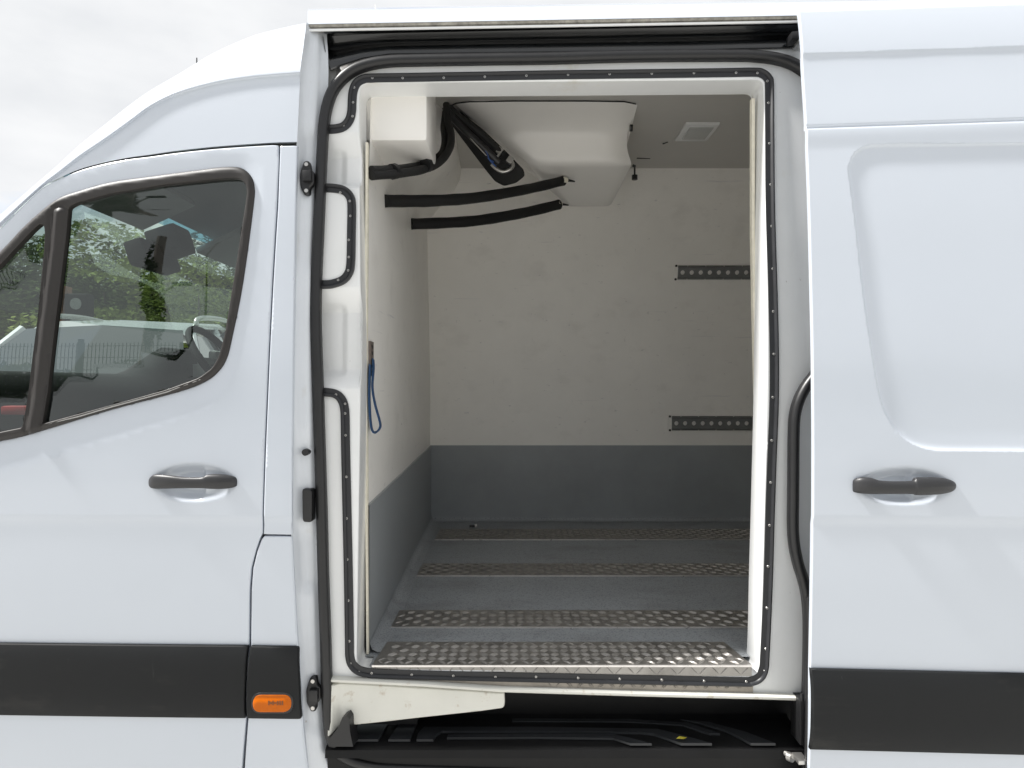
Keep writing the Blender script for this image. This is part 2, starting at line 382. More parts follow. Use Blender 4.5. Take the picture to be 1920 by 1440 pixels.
# dirty gutter along the roof edge
gx = (579, 700, 900, 1100, 1300, 1498)
VP(grid('roof_gutter', [[P(x, EDGE(x) + 1, .106), P(x, EDGE(x) + 6, .108), P(x, EDGE(x) + 8, .112), P(x, EDGE(x) + 15 - (x - 579) * .004, .114), P(x, EDGE(x) + 17 - (x - 579) * .004, .14)] for x in gx], M['gutter']))
VP(sweep('gutter_bead', [P(x, EDGE(x) + 12, .108) for x in gx], circ(.0035, 8), M['frame']))

# --- front door skin
seam_top = [(c[0], c[1]) for c in cols[:-1]]
seam_top = [tuple(a) for a in cr_(seam_top, 4)]
seam_top = [a for a in seam_top if a[0] < 519] + [(521, 273)]
seam_r = [(522, 300), (518, 386), (509, 532), (501, 698), (495, 840), (490.5, 1000), (486, 1009), (478, 1032), (469.5, 1065), (466, 1107), (465, 1211), (460, 1346), (452, 1440), (446, 1540)]
win_out = [(450, 315), (469, 330), (476, 352), (474, 386), (454, 532), (433, 636), (423, 673), (408, 696), (383, 715), (333, 734), (208, 767), (83, 805), (42, 817), (0, 826), (-120, 845), (-120, 585), (0, 472), (42, 428), (83, 391), (112, 371), (146, 359), (208, 342), (292, 330), (375, 319), (417, 314)]
gl_main = [(127, 390), (146, 380), (208, 363), (312, 346), (417, 335), (446, 334), (460, 341), (465, 357), (463, 377), (442, 511), (423, 627), (412, 669), (400, 690), (375, 709), (312, 732), (208, 761), (79, 796), (96, 636), (123, 420)]
gl_q = [(77, 419), (84, 423), (85, 436), (83, 457), (69, 594), (44, 802), (0, 811), (-110, 830), (-110, 590), (0, 498), (62, 432)]
win_o = [tuple(a) for a in cr_(win_out, 4, True)]
W2 = to2(win_o, body)
zone = to2([tuple(a) for a in cr_([(470, 290), (494, 330), (492, 420), (470, 580), (447, 690), (410, 750), (340, 785), (200, 828), (0, 884), (-140, 915), (-160, 560), (0, 440), (110, 345), (250, 305), (420, 288)], 4, True)], body)
def dish(cx, cy, rx, ry, dep, S):
    c = PS(cx, cy, S)[[0, 2]]; ex = PS(cx + rx, cy, S)[0] - c[0]; ez = c[1] - PS(cx, cy + ry, S)[2]
    def fn(x, z):
        u = (x - c[0]) / ex; w = (z - c[1]) / ez; r = np.sqrt(u * u + w * w)
        b = 1 - sstep(.45, 1.0, r); lug = sstep(.12, .24, u) * (1 - sstep(.25, .75, np.abs(w)) * .4)
        return dep * b * (1 - .62 * lug)
    return fn
ddish = dish(364, 905, 82, 38, .024, body)
zcr = PS(250, 975)[2]
def ddisp(x, z):
    d = sdf(x, z, zone)
    return ddish(x, z) + .007 * sstep(-.0035, .0035, -d) * 0 + (-.010 + .016 * sstep(-.075, .0, -np.maximum(d, -.075) - .0) * 0) * 0 \
        + np.where(d < 0, np.maximum(-.09, d) * -.10, 0) + .004 * sstep(zcr + .012, zcr - .012, z)
door_o = seam_top + seam_r + [(-150, 1560)]
fd = VP(panel('front_door', door_o, M['paint'], holes=[[tuple(a) for a in cr_(win_out, 4, True)]], disp=ddisp, sp=.012,
              fine=[([(270, 860), (460, 860), (460, 950), (270, 950)], .005)]))
# rubber window frame, panes
wd = lambda x, z: -.006 * (1 - np.clip(1 - np.abs(sdf(x, z, W2)) / .012, 0, 1) ** 2) + np.where(sdf(x, z, W2) < 0, np.maximum(-.09, sdf(x, z, W2)) * -.10, 0) * .9
g1 = [tuple(a) for a in cr_(gl_main, 3, True)]; g1 = rnd(gl_main, [8] * 16 + [3, 3, 3], 3); g2 = rnd(gl_q, 6, 3)
win_in = [(450, 315.5), *win_out[1:]]
divc = to2([(112, 400), (62, 806)], body)
def wdisp(x, z):
    pt = np.stack([np.ravel(x), np.ravel(z)], 1); dv = dist(pt, divc, False)
    return wd(x, z) - .007 * np.exp(-(dv / .010) ** 2) + .004 * np.exp(-((dv - .018) / .005) ** 2)
wf = panel('window_frame', [tuple(a) for a in cr_(win_in, 4, True)], M['winrub'], fd, holes=[g1, g2], disp=wdisp, sp=.008, fl=.02, hfl=.016, inset=.002)
GO = .014
panel('door_window', [(a, b) for a, b in rnd(gl_main, 3, 3)], M['glass'], fd, off=GO - .006, sp=.03, fl=0, disp=lambda x, z: np.where(sdf(x, z, W2) < 0, np.maximum(-.09, sdf(x, z, W2)) * -.10, 0))
panel('quarter_window', g2, M['glass'], fd, off=GO - .006, sp=.03, fl=0, disp=lambda x, z: np.where(sdf(x, z, W2) < 0, np.maximum(-.09, sdf(x, z, W2)) * -.10, 0))
sweep('glass_lip', [PS(a, b, body, -.003) for a, b in [(86, 796), (150, 780), (208, 763), (312, 735), (376, 711.5)]], circ(.0016, 6), M['steel'], fd)
def handle(name, st, S, parent, m=M['handle']):
    """door pull lofted through (px, centre y, half height, stand-off, half depth) stations"""
    rows = []
    ss = cr_(st, 4)
    for px, yc, hh, so, hd in ss:
        c = PS(px, yc, S, -so); r = hh / F * (c[1] + D0); rows.append([(c[0], c[1] - hd * (abs(math.cos(t)) ** .8) * math.copysign(1, math.cos(t)), c[2] + r * (abs(math.sin(t)) ** .8) * math.copysign(1, math.sin(t))) for t in [2 * math.pi * k / 16 for k in range(17)]])
    n = len(rows[0]); o = grid(name, rows, m, parent, ang=60)
    return o
handle('door_handle', [(280, 904, 5, -.004, .004), (283, 904, 10, .000, .008), (292, 903, 13.5, .008, .009), (318, 903.5, 12.5, .016, .009), (345, 905, 10.5, .018, .008), (378, 905, 10.5, .018, .008), (390, 903, 13.5, .015, .011), (415, 903, 14, .010, .012), (436, 903.5, 11, .003, .010), (444, 904, 7, -.001, .006), (446, 904, 2, -.004, .003)], body, fd)
def clad(name, o, parent, S, sp=.014, bow=.012):
    q = to2(o, S); zm = q[:, 1].mean(); zh = (q[:, 1].max() - q[:, 1].min()) / 2
    return panel(name, o, M['clad'], parent, S=S, off=-.004, disp=lambda x, z: -bow * (1 - np.clip(np.abs(z - zm) / zh, 0, 1) ** 3.5), sp=sp, fl=.012)
clad('door_cladding', [(-150, 1205.5), (0, 1207.5), (464, 1212), (459.5, 1346), (0, 1340.5), (-150, 1338)], fd, body)

# --- panels between the front door and the opening
pu = VP(panel('pillar_panel', [(526, 274), (557, 273.5), (552, 500), (549, 700), (547, 1003), (494, 1002), (499, 840), (505, 698), (513, 532), (522, 386)], M['paint'], disp=lambda x, z: .004 * sstep(zcr + .012, zcr - .012, z), sp=.012))
pl = VP(panel('lower_side_panel', [(495, 1006.5), (546.5, 1007), (550, 1080), (557, 1208), (566, 1347), (571, 1400), (577, 1450), (585, 1540), (452, 1540), (458, 1440), (465, 1346), (470, 1211), (471, 1107), (474, 1067), (482, 1034), (490, 1012)], M['paint'], disp=lambda x, z: .004 + 0 * x, sp=.012))
clad('side_cladding', rnd([(470, 1212.5), (559, 1214), (563, 1280), (565, 1348), (464.5, 1346.5)], [2, 6, 4, 6, 2], 3), pl, body, sp=.008)
lens = [(a, b) for a, b in rnd([(475, 1303), (546, 1303), (546, 1334), (475, 1334)], 15, 6)]
lq = to2(lens, body)
panel('marker_lamp', lens, M['amber'], pl, off=-.017, disp=lambda x, z: -.004 * (1 - np.clip(1 + sdf(x, z, lq) / .012, 0, 1) ** 2), sp=.004, fl=.012)
lens2 = rnd([(471, 1299), (550, 1299), (550, 1338), (471, 1338)], 19, 6)
panel('lamp_bezel', lens2, M['rubber'], pl, off=-.0165, sp=.008, fl=.01)
pm = MB()
for x, w, h in ((504, 1.2, 4), (508, 2.2, 2), (512, 1.2, 4), (516, 2.0, 1.5), (520.5, 1.5, 4), (525, 1.5, 4), (529.5, 1.5, 4)):
    c = PS(x, 1318, body, -.0217); k = (c[1] + D0) / F; pm.box(c, (w * k, .0006, h * k))
pm.build('lens_mark', M['print'], pl)
# dark sheet added behind the shut lines to block light leaking through
VP(panel('seam_backing', [(-140, 560), (0, 436), (110, 345), (300, 300), (520, 278), (552, 278), (548, 700), (545, 1003), (560, 1300), (570, 1540), (-140, 1540)], M['dark'], holes=[[(450, 322), (466, 334), (470, 352), (468, 386), (449, 532), (428, 636), (418, 670), (405, 690), (380, 708), (333, 727), (208, 759), (83, 797), (0, 818), (-120, 838), (-120, 590), (0, 480), (83, 400), (146, 366), (292, 337), (417, 321)]], off=.034, sp=.04, fl=0))

# --- B pillar jamb
jr = [(43, 575, 609), (70, 573, 611), (100, 568, 613), (135, 563, 614), (170, 561, 613), (200, 560, 611), (240, 558.5, 608), (271, 557, 606), (300, 556.5, 604), (330, 556, 603), (380, 554.5, 601), (420, 553, 600), (460, 552.5, 598), (500, 552, 597), (600, 550, 595), (700, 549, 597), (780, 548.5, 599), (850, 548, 601), (900, 548, 603), (960, 548, 605), (1003, 547, 606), (1050, 549, 607), (1100, 551, 608), (1150, 554, 610), (1208, 557, 612), (1260, 560, 614), (1300, 562, 615), (1347, 566, 617), (1375, 568, 620), (1400, 570, 625), (1425, 573, 634), (1440, 575, 645), (1500, 580, 670), (1540, 584, 680)]
rows = []
for py in list(range(43, 1541, 12)):
    xe = np.interp(py, [a[0] for a in jr], [a[1] for a in jr]); xs = np.interp(py, [a[0] for a in jr], [a[2] for a in jr])
    # pressed steps along the pillar
    b = .012 * (sstep(235, 275, py) - sstep(345, 375, py)) - .008 * (sstep(480, 520, py) - sstep(800, 850, py)) + .010 * (sstep(985, 1012, py) - sstep(1085, 1120, py)) - .010 * sstep(1355, 1385, py)
    col = []
    for t, dp, wb in ((0, .003, 0), (.03, .006, 0), (.10, .012, 0), (.20, .020, .4), (.32, .027, .9), (.45, .030, 1), (.58, .032, 1), (.68, .040, .8), (.80, .047, .3), (1.0, .052, 0)):
        col.append(PS(xe - 1 + (xs + 3 - xe) * t, py, body, dp + b * wb))
    rows.append(col)
jb = VP(grid('door_jamb', rows, M['jamb'], ang=80))
def bracket(px, py, s=1):
    o = rnd([(-4, -31), (6, -31), (9, -14), (14, -11), (14, 12), (7, 18), (6, 32), (-3, 33), (-11, 16), (-12, -6)], 4, 3)
    mb = MB(); c = PS(px, py, body, .026); k = (c[1] + D0) / F * s; n = len(o)
    v = [(c[0] + a * k, c[1] + .006, c[2] - b * k) for a, b in o] + [(c[0] + a * k, c[1] - .008, c[2] - b * k) for a, b in o] + [(c[0] + a * k * .8, c[1] - .011, c[2] - b * k * .9) for a, b in o]
    f = [(i, (i + 1) % n, n + (i + 1) % n, n + i) for i in range(n)] + [(n + i, n + (i + 1) % n, 2 * n + (i + 1) % n, 2 * n + i) for i in range(n)] + [tuple(range(2 * n, 3 * n))]
    mb.add(v, f); mb.box((c[0] + 4 * k, c[1] - .016, c[2] + 1 * k), (8 * k, .008, 10 * k), bev=.002)
    for dy in (-24, 25): mb.cyl((c[0] + 1 * k, c[1], c[2] - dy * k), (c[0] + 1 * k, c[1] - .0135, c[2] - dy * k), 3.6 * k, n=12, k=1)
    autosmooth(mb.build('guide_bracket', [M['rubber'], M['steel']], jb))
bracket(576, 335); bracket(588, 1298, 1.02)
mb = MB(); c = PS(573, 848, body, .02); mb.cyl((c[0], c[1] + .02, c[2]), (c[0], c[1] - .004, c[2]), .0085, .0085, 16); autosmooth(mb.build('rubber_plug', M['rubber'], jb))
panel('latch_slot', rnd([(567, 917), (584, 919), (584, 979), (568, 978)], 5, 4), M['rubber'], jb, S=body, off=.012, sp=.01, fl=.03)

# --- opening frame plate and the seals
seal_px = [(1560, 190), (1530, 152), (1505, 131), (1480, 117), (1450, 109), (1420, 105.5), (1380, 104), (1200, 105), (1040, 109), (900, 111), (780, 113), (735, 114.5), (700, 119), (668, 129), (643, 146), (624, 170), (613, 200), (607, 235), (604, 280), (600, 360), (597, 430), (593, 520), (592, 600), (595, 700), (599, 830), (603, 960), (606, 1080), (610, 1200), (613, 1300), (616, 1355), (623, 1388), (638, 1411), (660, 1425), (695, 1434), (740, 1438), (900, 1443), (1200, 1450), (1520, 1456)]
SO = .040
seal_sec = [(-.0135, -.008), (-.0135, .006), (-.010, .013), (-.004, .0165), (.004, .0155), (.011, .011), (.0125, .002), (.0125, -.008)]
VP(sweep('door_seal', [PS(a, b, frm, -.012) for a, b in cr_(seal_px, 5)], seal_sec, M['rubber']))
rs = [(1560, 660), (1545, 680), (1528, 702), (1510, 726), (1497, 752), (1490, 780), (1488, 815), (1487.5, 870), (1487, 930), (1486.5, 985), (1489, 1022), (1496, 1056), (1505, 1085), (1512, 1115), (1515.5, 1150), (1516, 1200), (1514, 1300), (1511, 1400), (1509, 1460)]
VP(sweep('side_seal', [PS(a, b, body, .024) for a, b in cr_(rs, 5)], [(a * .95, b) for a, b in seal_sec], M['rubber']))
plate_out = [(604, 290), (606, 240), (613, 200), (626, 168), (646, 143), (672, 127), (704, 117), (780, 109), (1040, 100), (1420, 92), (1500, 86), (1700, 86), (1700, 1320), (1506, 1312), (1200, 1301), (940, 1293), (800, 1284), (620, 1277), (612, 1230), (606, 1080), (603, 960), (599, 830), (595, 700), (592, 600), (593, 520), (597, 430)]
open_px = rnd([(673, 155), (1432, 149), (1437, 500), (1438, 700), (1432, 950), (1423, 1264), (668, 1254), (672, 960), (676, 700), (674, 400)], [22, 14, 200, 150, 200, 12, 16, 100, 100, 100], 5)
pxz = lambda x, y: PS(x, y, frm)[[0, 2]]
def pocket(ya, yb_, yc, yd, xr, dep):
    za, zb2, zc2, zd = [pxz(660, y)[1] for y in (ya, yb_, yc, yd)]; xr_ = pxz(xr, (yb_ + yc) / 2)[0]; xl_ = pxz(642, (yb_ + yc) / 2)[0]
    def fn(x, z):
        v = np.minimum(np.clip((za - z) / (za - zb2), 0, 1), np.clip((z - zd) / (zc2 - zd), 0, 1)); v = v * v * (3 - 2 * v) * .4 + v * .6
        return dep * v * sstep(xr_ + .004, xr_ - .006, x) + .006 * sstep(.6, 1, v) * sstep(xl_ + .008, xl_ - .012, x)
    return fn
pkA, pkB = pocket(247, 290, 338, 352, 681, .030), pocket(538, 584, 692, 729, 676, .034)
def pdisp(x, z): return pkA(x, z) + pkB(x, z)
fp = VP(panel('door_frame', plate_out, M['frame'], holes=[open_px], S=frm, disp=pdisp, sp=.012, fl=.03, hfl=.088, inset=.004, fine=[([(600, 240), (676, 240), (676, 360), (600, 360)], .004), ([(600, 530), (676, 530), (676, 740), (600, 740)], .004)]))
# cream foam edge inside the right and left returns
VP(sweep('liner_edge', [P(x, y, .155) for x, y in [(1411, 186), (1411, 300), (1411, 440), (1415, 640), (1418, 760), (1416, 900), (1412, 1000), (1411, 1100), (1409, 1180), (1407, 1248)]], [(-.004, -.01), (-.004, .006), (.004, .006), (.004, -.01)], M['cream']))
VP(sweep('liner_edge', [P(x, y, yb(2) + .10) for x, y in [(688.5, 268), (688, 400), (686.5, 640), (687, 800), (688, 1000), (690, 1225)]], [(-.003, -.01), (-.003, .006), (.003, .006), (.003, -.01)], M['cream']))
# the black trim with its rivets
trim_sec = [(-.0105, -.001), (-.0105, .0035), (.001, .0038), (.003, .0085), (.007, .0105), (.0105, .0085), (.0115, .002), (.0115, -.001)]
tr1 = [(614, 243.5), (632, 242.5), (646, 238), (656, 226), (660, 210), (661, 190), (663, 172), (670, 157), (682, 150), (697, 148), (760, 147), (900, 144.5), (1040, 142), (1200, 140), (1350, 138), (1412, 137), (1428, 139.5), (1439, 149), (1441.5, 165), (1442, 260), (1443.5, 400), (1448, 550), (1450.5, 665), (1450, 760), (1446.5, 850), (1443, 950), (1440, 1060), (1437, 1140), (1433, 1225), (1431, 1252), (1424, 1268), (1408, 1276), (1385, 1277), (1240, 1274), (1040, 1270), (860, 1266), (720, 1262), (690, 1260), (672, 1255), (661, 1244), (656.5, 1228), (656, 1200), (654, 1080), (651.5, 960), (649, 850), (648, 790), (646.5, 764), (640, 747), (627, 737.5), (606, 734.5)]
tr2 = [(606, 353), (628, 354), (645, 358), (656, 369), (659.5, 386), (659, 430), (657.5, 495), (652, 515), (641, 526), (622, 532.5), (602, 533.5)]
tm = VP(sweep('trim_strip', [PS(a, b, frm, .000) for a, b in cr_(tr1, 5)], [(-a, b) for a, b in trim_sec][::-1], M['trim']))
tm2 = VP(sweep('trim_strip', [PS(a, b, frm, .000) for a, b in cr_(tr2, 5)], [(-a, b) for a, b in trim_sec][::-1], M['trim']))
rv = MB(); rv.cyl((0, 0, 0), (0, -.0016, 0), .0034, .0026, 10); rv.cyl((0, -.0016, 0), (0, -.0024, 0), .0014, .0012, 8, k=1)
rvo = rv.build('rivet', [M['steel'], M['rubber']]); rvme = rvo.data; bpy.data.objects.remove(rvo)
riv1 = [(698, 146), (755, 146.5), (832, 146), (909, 144), (987, 142), (1065, 140), (1143, 139), (1222, 138), (1301, 137), (1380, 136.5), (1420, 137), (1439, 152), (1441, 193), (1443, 269), (1445, 346), (1447, 424), (1449, 504), (1450, 584), (1451, 664), (1449, 745), (1447, 826), (1445, 905), (1443, 985), (1440, 1062), (1438, 1140), (1436, 1217), (1434, 1258), (1399, 1278), (1320, 1277), (1241, 1275), (1162, 1273), (1084, 1271), (1005, 1269), (929, 1269), (850, 1267), (772, 1265), (697, 1262), (673, 1260), (657, 1244), (655, 1202), (653, 1126), (651, 1049), (650, 972), (649.5, 894), (648, 816), (647, 775), (647, 757), (630, 740), (644, 235), (661, 218), (662, 192), (664, 164)]
riv2 = [(638, 361), (656, 377), (657, 405), (654, 482), (654, 450), (653, 507), (634, 525)]
for pr, L_ in ((tm, riv1), (tm2, riv2)):
    for a, b in L_:
        o = bpy.data.objects.new('rivet', rvme); COL.objects.link(o); o.parent = pr; q = PS(a, b, frm, -.0042); o.location = q

# --- load bay
ZF, YBK = .689, 1.884
ZC = 2.445
def ybk(z): return YBK - .235 * max(0, (z - 1.31) / 1.13) ** 1.25
def xw(y): return -.3815 - .0245 * (y - .15)
def xwz(y, z): return xw(y) + .17 * float(sstep(2.16, 2.42, z)) * float(sstep(.5, 1.1, y))
XR = 1.62
zs = [ZF - .05, ZF + .3, ZF + .592, 1.31, 1.5, 1.7, 1.9, 2.1, 2.2, 2.3, ZC + .02]
zk = P(806, 835, YBK)[2]
bw = VP(grid('back_wall', [[(x, ybk(z), z) for x in (-.75, -.3, .2, .8, 1.4, XR)] for z in zs], M['liner']))
zz = np.linspace(ZF - .03, ZC + .02, 50)
lw = VP(grid('bulkhead', [[(xwz(y, z), y, z) for y in np.concatenate([[yb(z) + .13], np.linspace(.25, 1.98, 12)])] for z in zz], M['liner']))
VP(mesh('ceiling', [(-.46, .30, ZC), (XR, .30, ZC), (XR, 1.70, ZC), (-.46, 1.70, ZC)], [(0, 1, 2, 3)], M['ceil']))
VP(mesh('rear_wall', [(XR - .02, 0.05, .6), (XR - .02, 1.95, .6), (XR - .02, 1.75, ZC), (XR - .02, .25, 2.4)], [(0, 1, 2, 3)], M['liner']))
# lining above the header and beside the opening
VP(grid('header_lining', [[(x, .215, 2.200), (x, .235, 2.215), (x, .28, 2.36), (x, .305, ZC)] for x in (-.45, 0, .6, XR)], M['liner']))
VP(grid('side_lining', [[(.648, yb(z) + .125, z), (.66, yb(z) + .15, z), (1.0, yb(z) + .16, z), (XR, yb(z) + .16, z)] for z in np.linspace(.68, 2.35, 12)], M['liner']))
fl = VP(mesh('floor', [(-.36, .062, ZF), (.60, .062, ZF), (.60, .12, ZF), (XR, .12, ZF), (XR, 1.92, ZF), (-.46, 1.92, ZF), (-.46, .12, ZF), (-.36, .12, ZF)], [(0, 1, 2, 7), (7, 2, 4, 5), (2, 3, 4), (5, 6, 7)], M['floor']))
# grey kick panels and the cove along the wall
kb = MB(); kb.add([(-.43, YBK - .006, ZF), (XR, YBK - .006, ZF), (XR, YBK - .006, zk), (-.43, YBK - .006, zk), (-.43, YBK + .01, zk), (XR, YBK + .01, zk)], [(0, 1, 2, 3), (3, 2, 5, 4)])
VP(kb.build('kick_panel', M['kick']))
kl = MB(); ys = [yb(.9) + .135, YBK]
kl.add([(xw(y) + .005, y, z) for z in (ZF, zk - .002) for y in ys] + [(xw(y), y, zk) for y in ys], [(0, 1, 3, 2), (2, 3, 5, 4)])
VP(kl.build('kick_panel', M['kick']))
cv = MB(); y0 = .14
cv.add([(xw(y) + a, y, ZF + b) for y in (y0, YBK - .005) for a, b in ((.006, .028), (.012, .012), (.026, .004), (.05, .002))], [(0, 1, 5, 4), (1, 2, 6, 5), (2, 3, 7, 6)])
VP(autosmooth(cv.build('floor_cove', M['floor']), 60))
cb = MB(); cb.add([(x, YBK - a, ZF + b) for x in (-.41, XR) for a, b in ((.007, .02), (.012, .008), (.03, .002))], [(0, 1, 4, 3), (1, 2, 5, 4)])
VP(autosmooth(cb.build('floor_cove', M['floor']), 60))
# checker plate
def bars(mb, org, U, V, nrm_, lu, lv, pitch=.030, clip=None, k=1, h=.0016, blen=.030, bwid=.0028, nb=4, seed=1):
    U = Vector(U); V = Vector(V); Nn_ = Vector(nrm_); org = Vector(org); rg = random.Random(seed)
    nu, nv = int(lu / pitch) + 2, int(lv / pitch) + 2
    for i in range(-1, nu):
        for j in range(-1, nv):
            a = R(45) if (i + j) % 2 else R(-45)
            cu, cv_ = (i + .5) * pitch, (j + .5) * pitch
            du, dv = math.cos(a), math.sin(a)
            for q in range(nb):
                o = (q - (nb - 1) / 2) * .0043; u0 = cu - dv * o; v0 = cv_ + du * o
                hl = blen / 2 * (.82 if q in (0, nb - 1) else 1)
                e = [(u0 - du * hl, v0 - dv * hl), (u0 + du * hl, v0 + dv * hl)]
                if not all(.002 < x < lu - .002 and .002 < y < lv - .002 for x, y in e): continue
                if clip and not all(clip(x, y) for x, y in e): continue
                w = bwid / 2; pts = [e[0], (u0 - dv * w, v0 + du * w), e[1], (u0 + dv * w, v0 - du * w)]
                b = [org + U * x + V * y for x, y in pts]; t1 = org + U * (u0 - du * hl * .45) + V * (v0 - dv * hl * .45) + Nn_ * h; t2 = org + U * (u0 + du * hl * .45) + V * (v0 + dv * hl * .45) + Nn_ * h
                mb.add([x[:] for x in b] + [t1[:], t2[:]], [(0, 3, 4), (0, 4, 1), (1, 4, 5), (1, 5, 2), (2, 5, 3), (3, 5, 4)], k)
TX0 = -.352
def dfl(py): return (HC - ZF) * F / (py - 720) - D0
def tread(y0, y1, x0, x1, cut=0, fold=0, pitch=.032, seed=1):
    mb = MB(); z = ZF + .004
    # top as a plate with edges
    if cut: o = [(x0, y0), (x1, y0), (x1, y0 + .01), (x1 - cut, y1), (x0 + cut * .45, y1), (x0, y0 + .012)]
    else: o = [(x0, y0), (x1, y0), (x1, y1), (x0, y1)]
    n = len(o); mb.add([(a, b, z) for a, b in o] + [(a, b, ZF + .0005) for a, b in o], [tuple(range(n))] + [(i, n + i, n + (i + 1) % n, (i + 1) % n) for i in range(n)], 0)
    cl = (lambda u, v: (u > .004 + v * .1 and u < (x1 - x0) - .004 - v * (cut / (y1 - y0)))) if cut else None
    bars(mb, (x0, y0, z), (1, 0, 0), (0, 1, 0), (0, 0, 1), x1 - x0, y1 - y0, pitch, cl, seed=seed)
    if fold:
        mb.add([(x0, y0 - .0004, z), (x1, y0 - .0004, z), (x1, y0 - .0004, z - fold), (x0, y0 - .0004, z - fold)], [(0, 3, 2, 1)], 0)
        bars(mb, (x0, y0 - .0006, z - fold), (1, 0, 0), (0, 0, 1), (0, -1, 0), x1 - x0, fold, pitch, seed=seed + 5)
    mb.box(((x0 + x1) / 2, y0 - .0015 - (.001 if fold else 0), z - .0012), ((x1 - x0) / 2, .0024, .0022), 2)
    return mb.build('tread_plate', [M['plate'], M['bar'], M['edge']], fl)
tread(.058, dfl(1206), -.352, .603, cut=.022, fold=.028, pitch=.0265)
tread(dfl(1178), dfl(1146), TX0, XR - .05, pitch=.028, seed=2)
tread(dfl(1081), dfl(1058), TX0, XR - .05, pitch=.028, seed=3)
tread(dfl(1013), dfl(993), TX0, XR - .05, pitch=.028, seed=4)
# scuff plate below the trim, sill lip, white wedge
def sl(x): return np.interp(x, [620, 700, 800, 940, 1200, 1412, 1506], [1279, 1283, 1288, 1298, 1306, 1311, 1314])
mb = MB(); a = P(683, 1268, .028); b = P(1412, 1280, .028); zlo = lambda x: P(x, sl(x) - 12, .020)[2]
xs_ = np.linspace(683, 1412, 16); tp = [P(x, 1264 + (x - 683) * .012, .0578) for x in xs_]; bt = [P(x, sl(x) - 11, .0555) for x in xs_]
mb.add([p for p in tp] + [p for p in bt], [(i, 16 + i, 17 + i, i + 1) for i in range(15)], 0)
U = Vector(tp[-1]) - Vector(tp[0]); lu = U.length; U.normalize(); V_ = (Vector(bt[8]) - Vector(tp[8])); V_.normalize()
bars(mb, Vector(tp[0]) + Vector((0, -.0006, 0)), U, V_, (0, -1, 0), lu, .040, .0265, clip=lambda u, v: v < (sl(683 + u / lu * 729) - 13 - (1264 + u / lu * 729 * .012)) * .00132, seed=9)
VP(mb.build('scuff_plate', [M['dullplate'], M['bar']]))
lp = [P(x, sl(x) - 5, .046) for x in (612, 640, 700, 800, 870, 940, 1060, 1200, 1330, 1412, 1506)]
VP(sweep('sill_lip', lp, [(-.005, -.05), (-.005, .002), (-.002, .006), (.003, .006), (.006, .002), (.006, -.05)], M['sill']))
wdg = rnd([(618, 1281), (700, 1285), (800, 1291), (945, 1300), (946, 1318), (944, 1327), (900, 1333), (780, 1346), (720, 1353), (662, 1359), (650, 1350), (618, 1375)], [2, 2, 2, 2, 8, 6, 2, 2, 2, 8, 6, 2], 3)
ws_ = lambda x, z: .056 + .0 * np.asarray(x)
VP(panel('sill_wedge', wdg, M['sill'], S=ws_, disp=lambda x, z: -.016 * sstep(-.432, -.452, x), sp=.012, fl=.012))
# step well
rs_ = MB()
ZS = .500
stx = [612, 700, 945, 1200, 1440, 1515]
VP(grid('step_riser', [[(P(x, 1320, .03)[0] * 1.05, .185, z) for x in (590, 800, 1000, 1300, 1540)] for z in (.49, .56, .66)], M['step']))
prof = [(.19, ZS + .012), (.175, ZS + .002), (.16, ZS), (.050, ZS - .006), (.040, ZS - .012), (.036, ZS - .030), (.06, ZS - .034), (.065, ZS - .10), (.05, ZS - .14)]
X0s, X1s = P(612, 1380, .05)[0], P(1516, 1380, .05)[0]
st = VP(grid('step_tray', [[(x, y, z) for y, z in prof] for x in np.linspace(X0s, X1s, 6)], M['step'], ang=30))
def pad(poly, h=.0022):
    """a raised pad on the step tread; poly in photo pixels laid on the tread"""
    z = ZS + .001; q = []
    for px, py in poly:
        d = (HC - z) * F / (py - 720); q.append(((px - 960) / F * d, d - D0))
    c = np.mean(q, 0); n = len(q); v = [(a, b, z - .004) for a, b in q] + [(a, b, z + h) for a, b in q]
    mesh('tread_pad', v, [(i, (i + 1) % n, n + (i + 1) % n, n + i) for i in range(n)] + [tuple(range(n, 2 * n))], M['pad'], st)
pad([(673, 1356), (732, 1351), (709, 1388), (661, 1388)]); pad([(728, 1388), (747, 1360), (782, 1357), (769, 1388)])
pad([(781, 1388), (784, 1376), (795, 1364), (1010, 1364), (1232, 1368), (1262, 1375), (1335, 1395), (1277, 1395), (1225, 1377), (1200, 1374), (1010, 1372), (828, 1372), (818, 1379), (812, 1388)])
pad([(840, 1378), (1010, 1377), (1150, 1378), (1180, 1384), (1222, 1395), (1182, 1395), (1150, 1385), (1010, 1383), (838, 1384)], .0016)
pad([(1276, 1350), (1330, 1355), (1400, 1374), (1454, 1395), (1408, 1395), (1362, 1371), (1310, 1356)])
pad([(960, 1348), (1180, 1349), (1290, 1356), (1350, 1376), (1330, 1376), (1280, 1360), (1180, 1354), (960, 1353)], .0016)
mb = MB(); c = P(640, 1362, .045)
o = [(616, 1400), (617, 1386), (634, 1364), (642, 1345), (650, 1341), (655, 1349), (656, 1372), (662, 1400)]
f_ = [P(a, b, .028) for a, b in o]; g_2 = [P(a, b, .028) + np.array((0.006, .04, 0)) for a, b in o]; n = len(o)
mb.add(f_ + g_2, [tuple(range(n))[::-1], tuple(range(n, 2 * n))] + [(i, (i + 1) % n, n + (i + 1) % n, n + i) for i in range(n)])
VP(mb.build('step_bracket', M['rubber']))
